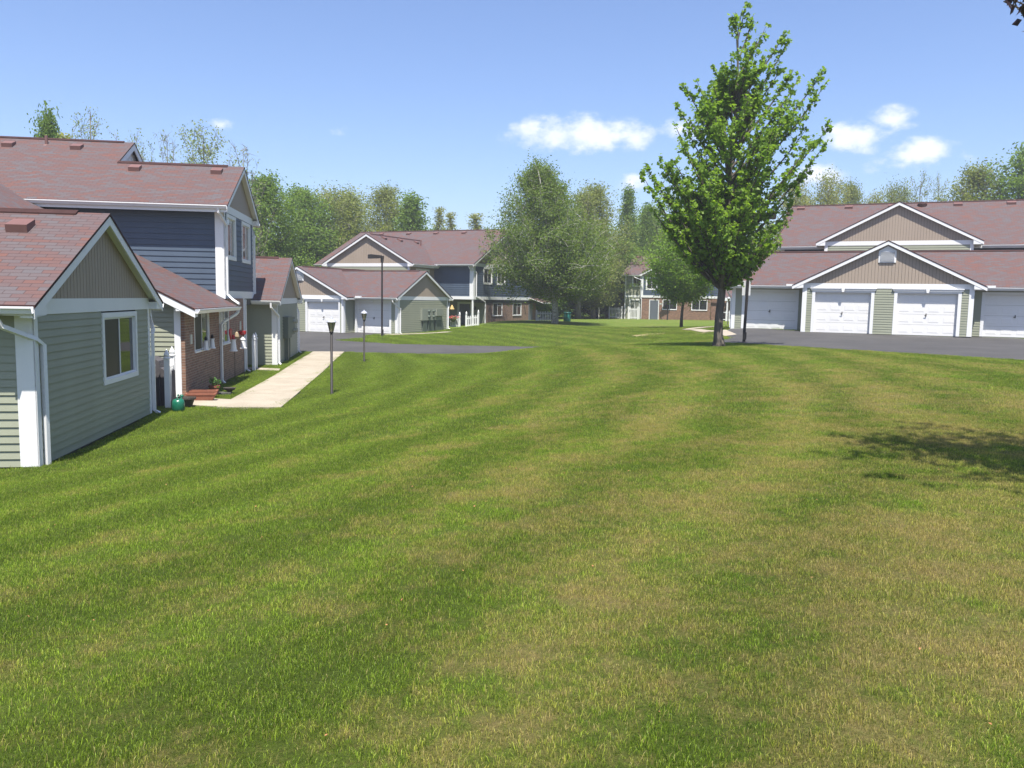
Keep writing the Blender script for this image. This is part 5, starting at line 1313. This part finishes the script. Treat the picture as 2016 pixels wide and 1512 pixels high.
# ---- the maple in front
def maple():
    rg = np.random.default_rng(5); x0, y0 = 7.5, 30.05; z0 = gz(x0, y0) - .05
    E_ = empty('maple_tree', (x0, y0, z0), 'tall fresh green maple standing at the edge of the asphalt', 'tree')
    tl = [(-.04, -.1), (-.04, .15), (-.03, 1.14), (.07, 2.42), (.16, 3.87), (.15, 5.3), (.11, 6.9), (.28, 8.66), (.25, 10.2), (.21, 11.07), (.32, 11.84)]
    tr_ = [.22, .175, .15, .135, .12, .10, .08, .055, .035, .024, .010]
    P = [Vector((a, rg.normal(0, .03), b)) for a, b in tl]; mb = MB(); mb.tube(P, tr_, 12)
    for k in range(7):  # root flare
        a = k * .9; mb.tube([(math.cos(a) * .25, math.sin(a) * .25, -.08), (math.cos(a) * .19, math.sin(a) * .19, .12), (math.cos(a) * .1, math.sin(a) * .1, .5)], [.05, .05, .02], 6)
    def at(z):
        for i in range(len(P) - 1):
            if P[i + 1].z >= z: return P[i].lerp(P[i + 1], (z - P[i].z) / (P[i + 1].z - P[i].z))
        return P[-1]
    tips = [(.02, 11.67), (.4, 11.93), (.85, 11.83), (1.29, 11.43), (1.01, 10.97), (1.81, 11.05), (1.93, 10.72), (1.82, 9.9), (2.09, 9.73), (3.35, 9.9), (3.41, 9.52), (2.59, 9.74), (-.12, 10.19), (-.54, 9.92), (-1.1, 9.52), (-.66, 9.27), (-1.48, 9.3), (-1.81, 8.69), (-2.02, 7.88), (3.68, 7.54), (3.45, 7.91), (3.0, 6.54), (-2.91, 6.5), (-3.07, 6.16), (-2.11, 6.6), (2.41, 4.97), (2.34, 4.68), (2.03, 3.92), (1.41, 3.14), (-2.69, 5.08), (-2.03, 4.41), (-1.71, 3.66), (.45, 2.61), (-.4, 2.78), (2.84, 7.12), (2.65, 5.71)]
    prof = [(2.4, -.2, .4), (3.34, -.79, 1.4), (4.24, -2.0, 1.9), (5.13, -2.6, 2.3), (6.2, -2.7, 2.6), (6.9, -2.3, 2.7), (7.78, -1.9, 2.9), (8.65, -1.4, 2.3), (9.3, -.9, 2.0), (10.04, -.4, 1.3), (10.72, 0, 1.0), (11.41, .1, .7)]
    def ext(z):
        for i in range(len(prof) - 1):
            if prof[i + 1][0] >= z:
                t = (z - prof[i][0]) / (prof[i + 1][0] - prof[i][0]); return tuple(prof[i][k] + (prof[i + 1][k] - prof[i][k]) * t for k in (1, 2))
        return prof[-1][1:]
    T = [(Vector((a, rg.uniform(-.5, .5), b)), True) for a, b in tips]
    for i in range(172):
        z = 2.9 + 7.3 * (rg.uniform() ** 1.1); l, r = ext(z); c = (l + r) / 2; h = (r - l) / 2; a = rg.uniform(0, 6.28); q = math.sqrt(rg.uniform(.15, 1.0))
        T.append((Vector((c + math.cos(a) * h * q, math.sin(a) * h * q, z)), False))
    C = []; Cs = []
    for tip, sil in T:
        hd = math.hypot(tip.x - .15, tip.y); z1 = max(2.05, tip.z - hd * .95 - rg.uniform(.5, 1.1)); S = at(min(z1, 11.2))
        ln = (tip - S).length
        mid = S.lerp(tip, .5) + Vector((tip.x - S.x, tip.y - S.y, 0)) * .13
        br = []
        for s in np.linspace(0, 1, 9): br.append(S * (1 - s) ** 2 + mid * 2 * s * (1 - s) + tip * s * s)
        rr = min(.05, .012 + ln * .011); mb.tube(br, [rr * (1 - s) ** .8 + .005 for s in np.linspace(0, 1, 9)], 5, caps=False)
        nt = int(4 + ln * (3.0 if not sil else 2.4))
        for k in range(nt):
            s = rg.uniform(.28, 1.0); q = br[min(7, int(s * 8))].lerp(br[min(8, int(s * 8) + 1)], (s * 8) % 1)
            L_ = rg.uniform(.15, .55) * (1.0 if not sil else (1.05 - .7 * s))
            d = (Vector((rg.normal(), rg.normal(), rg.normal() * .6 + .55))).normalized() * L_; e = q + d
            mb.tube([q, e], [.007, .003], 3, caps=False)
            n = rg.integers(6, 13); t = rg.uniform(.25, 1.1, n)[:, None]
            C.append(np.array(q) + np.array(d) * t + rg.normal(size=(n, 3)) * .055)
        n = int(10 + 6 * ln); s = rg.uniform(.45, 1.02, n)
        C.append(np.array([np.array(br[min(7, int(v * 8))].lerp(br[min(8, int(v * 8) + 1)], min(1, v * 8 - min(7, int(v * 8))))) for v in s]) + rg.normal(size=(n, 3)) * .06)
    tm = bpy.data.meshes.new('trunk'); tm.from_pydata(mb.v, [], mb.f); tm.materials.append(M['bark']); tm.polygons.foreach_set('use_smooth', [True] * len(tm.polygons))
    o = bpy.data.objects.new('trunk', tm); COL.objects.link(o); o.parent = E_
    c = np.concatenate(C); c[:, 2] -= .03; V, F = leaf_cloud(c, .15, 9, up=.9, n5=True); mesh_obj('crown', V, F, 'maple', E_)
    print('maple leaves', len(c))
maple()
# ---- dark red tree beyond the right edge whose shadow falls on the lawn
def red_tree():
    rg = np.random.default_rng(8); x0, y0 = 6.5, 5.9; z0 = gz(x0, y0) - .05
    E_ = empty('plum_tree', (x0, y0, z0), 'dark purple-leafed tree whose twigs poke in at the top right corner', 'tree'); mb = MB()
    mb.tube([(0, 0, -.1), (.05, 0, 1.0), (0, .1, 2.2), (-.1, 0, 4.4), (-.2, .1, 7.4)], [.15, .12, .10, .07, .015], 9); C = []
    tips = [(-3.12, .1, 3.70), (-3.05, .12, 3.80), (-2.98, .2, 3.74), (-2.74, .2, 2.62)]
    nv = len(tips)
    for k in range(130):
        a = rg.uniform(0, 6.28); z = rg.uniform(4.4, 8.2); r = 2.75 * math.sin(min(1, (z - 3.6) / 4.7) * math.pi) ** .5 * rg.uniform(.45, 1); tips.append((-.35 + math.cos(a) * r, math.sin(a) * r + .2, z))
    for n_, t in enumerate(tips):
        T = Vector(t); S = Vector((0, 0, max(1.6, T.z - 1.6))); br = [S, S.lerp(T, .5) + Vector((0, 0, .15)), T]; mb.tube(br, [.03, .016, .005], 5, caps=False)
        for k in range(5 if n_ < nv else 11):
            s = rg.uniform(.9, 1) if n_ < nv else rg.uniform(.35, 1); q = S.lerp(T, s); e = q + Vector((rg.normal(), rg.normal(), rg.normal() * .6)).normalized() * rg.uniform(.05, .14 if n_ < nv else .45)
            mb.tube([q, e], [.006, .003], 3, caps=False); n = 4 if n_ < nv else 12
            C.append(np.array(q) + (np.array(e) - np.array(q)) * rg.uniform(.2, 1.1, n)[:, None] + rg.normal(size=(n, 3)) * .03)
    tm = bpy.data.meshes.new('trunk'); tm.from_pydata(mb.v, [], mb.f); tm.materials.append(M['bark'])
    o = bpy.data.objects.new('trunk', tm); COL.objects.link(o); o.parent = E_
    V, F = leaf_cloud(np.concatenate(C), .09, 3, up=.5); mesh_obj('crown', V, F, 'leafred', E_)
red_tree()

# ================================================================== grass blades
def grass():
    rg = np.random.default_rng(2); tufts = []
    for v in range(5):
        vs = []; fs = []
        for b in range(64):
            r = .17 * math.sqrt(rg.uniform()); a = rg.uniform(0, 6.28); x, y = r * math.cos(a), r * math.sin(a)
            h = rg.uniform(.012, .030) * (1.5 if rg.uniform() < .05 else 1); w = rg.uniform(.0011, .0021); d = rg.uniform(0, 6.28); ln = rg.uniform(.2, 1.0) * h
            cx, cy = math.cos(d), math.sin(d); l2 = rg.uniform(0, 6.28); lx, ly = math.cos(l2) * ln, math.sin(l2) * ln
            i = len(vs); vs += [(x - cx * w, y - cy * w, -.012), (x + cx * w, y + cy * w, -.012), (x + cx * w * .8 + lx * .4, y + cy * w * .8 + ly * .4, h * .62), (x - cx * w * .8 + lx * .4, y - cy * w * .8 + ly * .4, h * .62), (x + lx, y + ly, h)]
            fs += [(i, i + 1, i + 2, i + 3), (i + 3, i + 2, i + 4)]
        me = bpy.data.meshes.new('grass_tuft'); me.from_pydata(vs, [], fs); me.materials.append(M['blade'])
        tufts.append(bpy.data.objects.new('grass_tuft', me))
    # emitter: lawn cells near the camera that carry no paving or house
    def emitter(xa, xb, ya, yb, st, cond):
        xs = np.arange(xa, xb, st); ys = np.arange(ya, yb, st); X, Y = np.meshgrid(xs + st / 2, ys + st / 2)
        ok = cond(X, Y)
        ok &= (np.abs(X) < .70 * Y + 1.6)
        for p in (SIDEWALK, BRANCH1, BRANCH2, ROAD, [(10.3, 41.5), (11.7, 41.7), (12.3, 52.8), (16.6, 61.5), (15.4, 62.6), (10.8, 53.4)], [(-8.9, 53.8), (-8.3, 53.8), (-4, 57.5), (-4.9, 58.3)], [xy(FCe(0, 0, 0)), xy(FCe(30, 0, 0)), xy(FCe(30, 20, 0)), xy(FCe(0, 20, 0))], [xy(FRf(-3.9, 1, 0)), xy(FRf(10, 1, 0)), xy(FRf(10, 20, 0)), xy(FRf(-3.9, 20, 0))]): ok &= ~inpoly(X, Y, p)
        for x0, x1, y0, y1 in ((-.66, 5.5, 0, 20), (5.4, 8.4, .5, 20), (8.3, 17.1, -.12, 20), (16.9, 19.9, .3, 20), (19.8, 26.95, -.92, 20)):
            ok &= ~inpoly(X, Y, [xy(FL(x0, y0, 0)), xy(FL(x1, y0, 0)), xy(FL(x1, y1, 0)), xy(FL(x0, y1, 0))])
        X = X[ok]; Y = Y[ok]; V = []
        c = np.stack([np.stack([X + a * st / 2, Y + b * st / 2], -1) for a, b in ((-1, -1), (1, -1), (1, 1), (-1, 1))], 1).reshape(-1, 2)
        z = terr_np(c[:, 0], c[:, 1]); V = np.column_stack([c, z]); return V, np.arange(len(V)).reshape(-1, 4)
    def gn(name, V, F, dens, smin, smax, seed, label):
        me = bpy.data.meshes.new(name); me.from_pydata(V.tolist(), [], F.tolist()); me.materials.append(M['blade'])
        o = bpy.data.objects.new(name, me); COL.objects.link(o); settag(o, label, 'grass', kind='stuff')
        ng = bpy.data.node_groups.new('grass_' + name, 'GeometryNodeTree')
        ng.interface.new_socket('Geometry', in_out='INPUT', socket_type='NodeSocketGeometry'); ng.interface.new_socket('Geometry', in_out='OUTPUT', socket_type='NodeSocketGeometry')
        gi = ng.nodes.new('NodeGroupInput'); go = ng.nodes.new('NodeGroupOutput')
        dp = ng.nodes.new('GeometryNodeDistributePointsOnFaces'); dp.inputs['Density'].default_value = dens; dp.inputs['Seed'].default_value = seed
        ng.links.new(gi.outputs[0], dp.inputs['Mesh'])
        gj = ng.nodes.new('GeometryNodeGeometryToInstance')
        for t in tufts:
            oi = ng.nodes.new('GeometryNodeObjectInfo'); oi.inputs['Object'].default_value = t; oi.inputs['As Instance'].default_value = True
            ng.links.new(oi.outputs['Geometry'], gj.inputs[0])
        ip = ng.nodes.new('GeometryNodeInstanceOnPoints'); ip.inputs['Pick Instance'].default_value = True
        ng.links.new(dp.outputs['Points'], ip.inputs['Points'])
        jn = ng.nodes.new('GeometryNodeJoinGeometry')
        for n_ in [n for n in ng.nodes if n.bl_idname == 'GeometryNodeObjectInfo']: ng.links.new(n_.outputs['Geometry'], jn.inputs[0])
        ng.nodes.remove(gj); ng.links.new(jn.outputs[0], ip.inputs['Instance'])
        rv = ng.nodes.new('FunctionNodeRandomValue'); rv.data_type = 'FLOAT_VECTOR'; rv.inputs[0].default_value = (-.12, -.12, 0); rv.inputs[1].default_value = (.12, .12, 6.283)
        ng.links.new(rv.outputs[0], ip.inputs['Rotation'])
        rs = ng.nodes.new('FunctionNodeRandomValue'); rs.data_type = 'FLOAT'; rs.inputs[2].default_value = smin; rs.inputs[3].default_value = smax
        ng.links.new(rs.outputs[1], ip.inputs['Scale']); ng.links.new(ip.outputs[0], go.inputs[0])
        md = o.modifiers.new('grass', 'NODES'); md.node_group = ng
    V, F = emitter(-12, 12, 1.6, 12, .4, lambda X, Y: Y < 12); gn('grass', V, F, 270, .5, .85, 1, 'short mown grass blades in the foreground')
    V, F = emitter(-14, 26, 12, 42, .4, lambda X, Y: Y >= 12); gn('grass', V, F, 85, .7, 1.2, 2, 'short mown grass blades further back on the lawn')
    V, F = emitter(-14, 18, 42, 62, .4, lambda X, Y: (X > -10.5) | (Y < 52)); gn('grass', V, F, 40, 1.2, 1.9, 3, 'mown grass blades on the far mound before the middle house')
grass()

# small dry leaf bits scattered on the near lawn
rg = np.random.default_rng(14); X_ = rg.uniform(-5, 7, 230); Y_ = rg.uniform(2.4, 13, 230); ok = np.abs(X_) < .62 * Y_; X_, Y_ = X_[ok], Y_[ok]
V, F = leaf_cloud(np.stack([X_, Y_, terr_np(X_, Y_) + .024], -1), .017, 4, up=2.5)
o = mesh_obj('fallen_leaf_bits', V, F, 'petal'); settag(o, 'tiny orange-brown dry leaf bits scattered on the near lawn', 'leaf litter', kind='stuff')
# the air between here and the far woods
def haze():
    mb = MB(); mb.box(W0, -1000, 1000, -120, 1300, -6.5, 24)
    m = bpy.data.materials.new('air'); m.use_nodes = True; nt = m.node_tree; nt.nodes.clear()
    out = nt.nodes.new('ShaderNodeOutputMaterial'); v = nt.nodes.new('ShaderNodeVolumePrincipled'); v.inputs['Density'].default_value = .0009
    v.inputs['Color'].default_value = (.95, .97, 1.0, 1); v.inputs['Anisotropy'].default_value = .3; LK(nt, v.outputs[0], out.inputs['Volume'])
    o = mb.build('haze', m); settag(o, kind='stuff'); o['label'] = 'thin pale summer haze'; o['category'] = 'haze'
haze()

# ================================================================== sky, sun, camera
w = bpy.data.worlds.new('World'); scene.world = w; w.use_nodes = True; nt = w.node_tree
bg = nt.nodes['Background']; sky = nt.nodes.new('ShaderNodeTexSky'); sky.sky_type = 'NISHITA'; sky.sun_disc = False
sky.sun_elevation = R_(SUN_EL); sky.sun_rotation = R_(SUN_AZ); sky.altitude = 200; sky.air_density = 1.0; sky.dust_density = 1.2; sky.ozone_density = 2.6
tc = nt.nodes.new('ShaderNodeTexCoord'); sp = nt.nodes.new('ShaderNodeSeparateXYZ'); LK(nt, tc.outputs['Generated'], sp.inputs[0])
az = math_(nt, 'ARCTAN2', sp.outputs[0], sp.outputs[1]); el = math_(nt, 'ARCSINE', sp.outputs[2])
cb = nt.nodes.new('ShaderNodeCombineXYZ'); LK(nt, az, cb.inputs[0]); LK(nt, math_(nt, 'MULTIPLY', el, 1.5), cb.inputs[1])
nz = noise(nt, 26, cb.outputs[0], 7, .6); nz2 = noise(nt, 9, cb.outputs[0], 3, .5)
CL = [(.072, .192, .090, .024, 1.15), (.1393, .185, .036, .020, .75), (.1914, .1958, .034, .018, .7), (.3815, .181, .042, .020, 1.05), (.4184, .1976, .031, .015, 1.0), (.4477, .1614, .038, .018, 1.0), (.43, .149, .055, .013, .55), (.1351, .138, .021, .013, 1.0), (.3389, .1423, .040, .019, .85), (-.3348, .186, .019, .008, .6), (-.2092, .1881, .022, .009, .5), (.4889, .155, .018, .009, .5), (.0259, .1966, .030, .012, .6)]
acc = None
for a, e, hw_, hh_, s in CL:
    dx = math_(nt, 'DIVIDE', math_(nt, 'SUBTRACT', az, a), hw_); dy = math_(nt, 'DIVIDE', math_(nt, 'SUBTRACT', el, e), hh_)
    d = math_(nt, 'SQRT', math_(nt, 'ADD', math_(nt, 'MULTIPLY', dx, dx), math_(nt, 'MULTIPLY', dy, dy)))
    v = math_(nt, 'MULTIPLY', math_(nt, 'SUBTRACT', 1.25, d), s, clamp=False); acc = v if acc is None else math_(nt, 'MAXIMUM', acc, v)
dens = math_(nt, 'ADD', math_(nt, 'MULTIPLY', acc, .95), math_(nt, 'MULTIPLY_ADD', nz, 2.6, -1.42))
dens = math_(nt, 'MULTIPLY', dens, math_(nt, 'MULTIPLY', acc, 3.0, clamp=True))
mr = nt.nodes.new('ShaderNodeMapRange'); mr.interpolation_type = 'SMOOTHSTEP'; mr.inputs[1].default_value = .05; mr.inputs[2].default_value = .95; LK(nt, dens, mr.inputs[0])
shade = mixc(nt, math_(nt, 'MULTIPLY', math_(nt, 'SUBTRACT', dens, .4), .9, clamp=True), (5.4, 5.9, 7.4), (7.3, 7.3, 8.0))
col = mixc(nt, math_(nt, 'MULTIPLY', mr.outputs[0], .88), mixc(nt, 1.0, sky.outputs[0], (.97, 1.0, 1.16), 'MULTIPLY'), shade)
LK(nt, col, bg.inputs[0]); bg.inputs[1].default_value = .085
S = Vector((math.sin(R_(SUN_AZ)) * math.cos(R_(SUN_EL)), math.cos(R_(SUN_AZ)) * math.cos(R_(SUN_EL)), math.sin(R_(SUN_EL))))
sl = bpy.data.lights.new('sun', 'SUN'); sl.energy = 5.0; sl.angle = R_(.53); sl.color = (1.0, .955, .88)
so = bpy.data.objects.new('sun', sl); COL.objects.link(so); so.rotation_euler = S.to_track_quat('Z', 'Y').to_euler(); so.location = (0, -10, 30)
cam = bpy.data.cameras.new('camera'); co = bpy.data.objects.new('camera', cam); COL.objects.link(co); scene.camera = co
cam.sensor_width = 36; cam.lens = 1624 / 2016 * 36; cam.clip_end = 3000; cam.clip_start = .05
pch = math.atan((756 - 588) / 1624); th = math.atan(.0175)
f = Vector((0, math.cos(pch), -math.sin(pch))); r0 = Vector((1, 0, 0)); u0 = Vector((0, math.sin(pch), math.cos(pch)))
rv = r0 * math.cos(th) + u0 * math.sin(th); uv_ = -r0 * math.sin(th) + u0 * math.cos(th)
co.matrix_world = Matrix(((rv.x, uv_.x, -f.x, 0), (rv.y, uv_.y, -f.y, 0), (rv.z, uv_.z, -f.z, 0), (0, 0, 0, 1)))
vs = scene.view_settings; vs.view_transform = 'Standard'; vs.look = 'None'; vs.exposure = 1.08; vs.gamma = 1; vs.use_curve_mapping = False
scene.cycles.max_bounces = 6; scene.cycles.transparent_max_bounces = 4
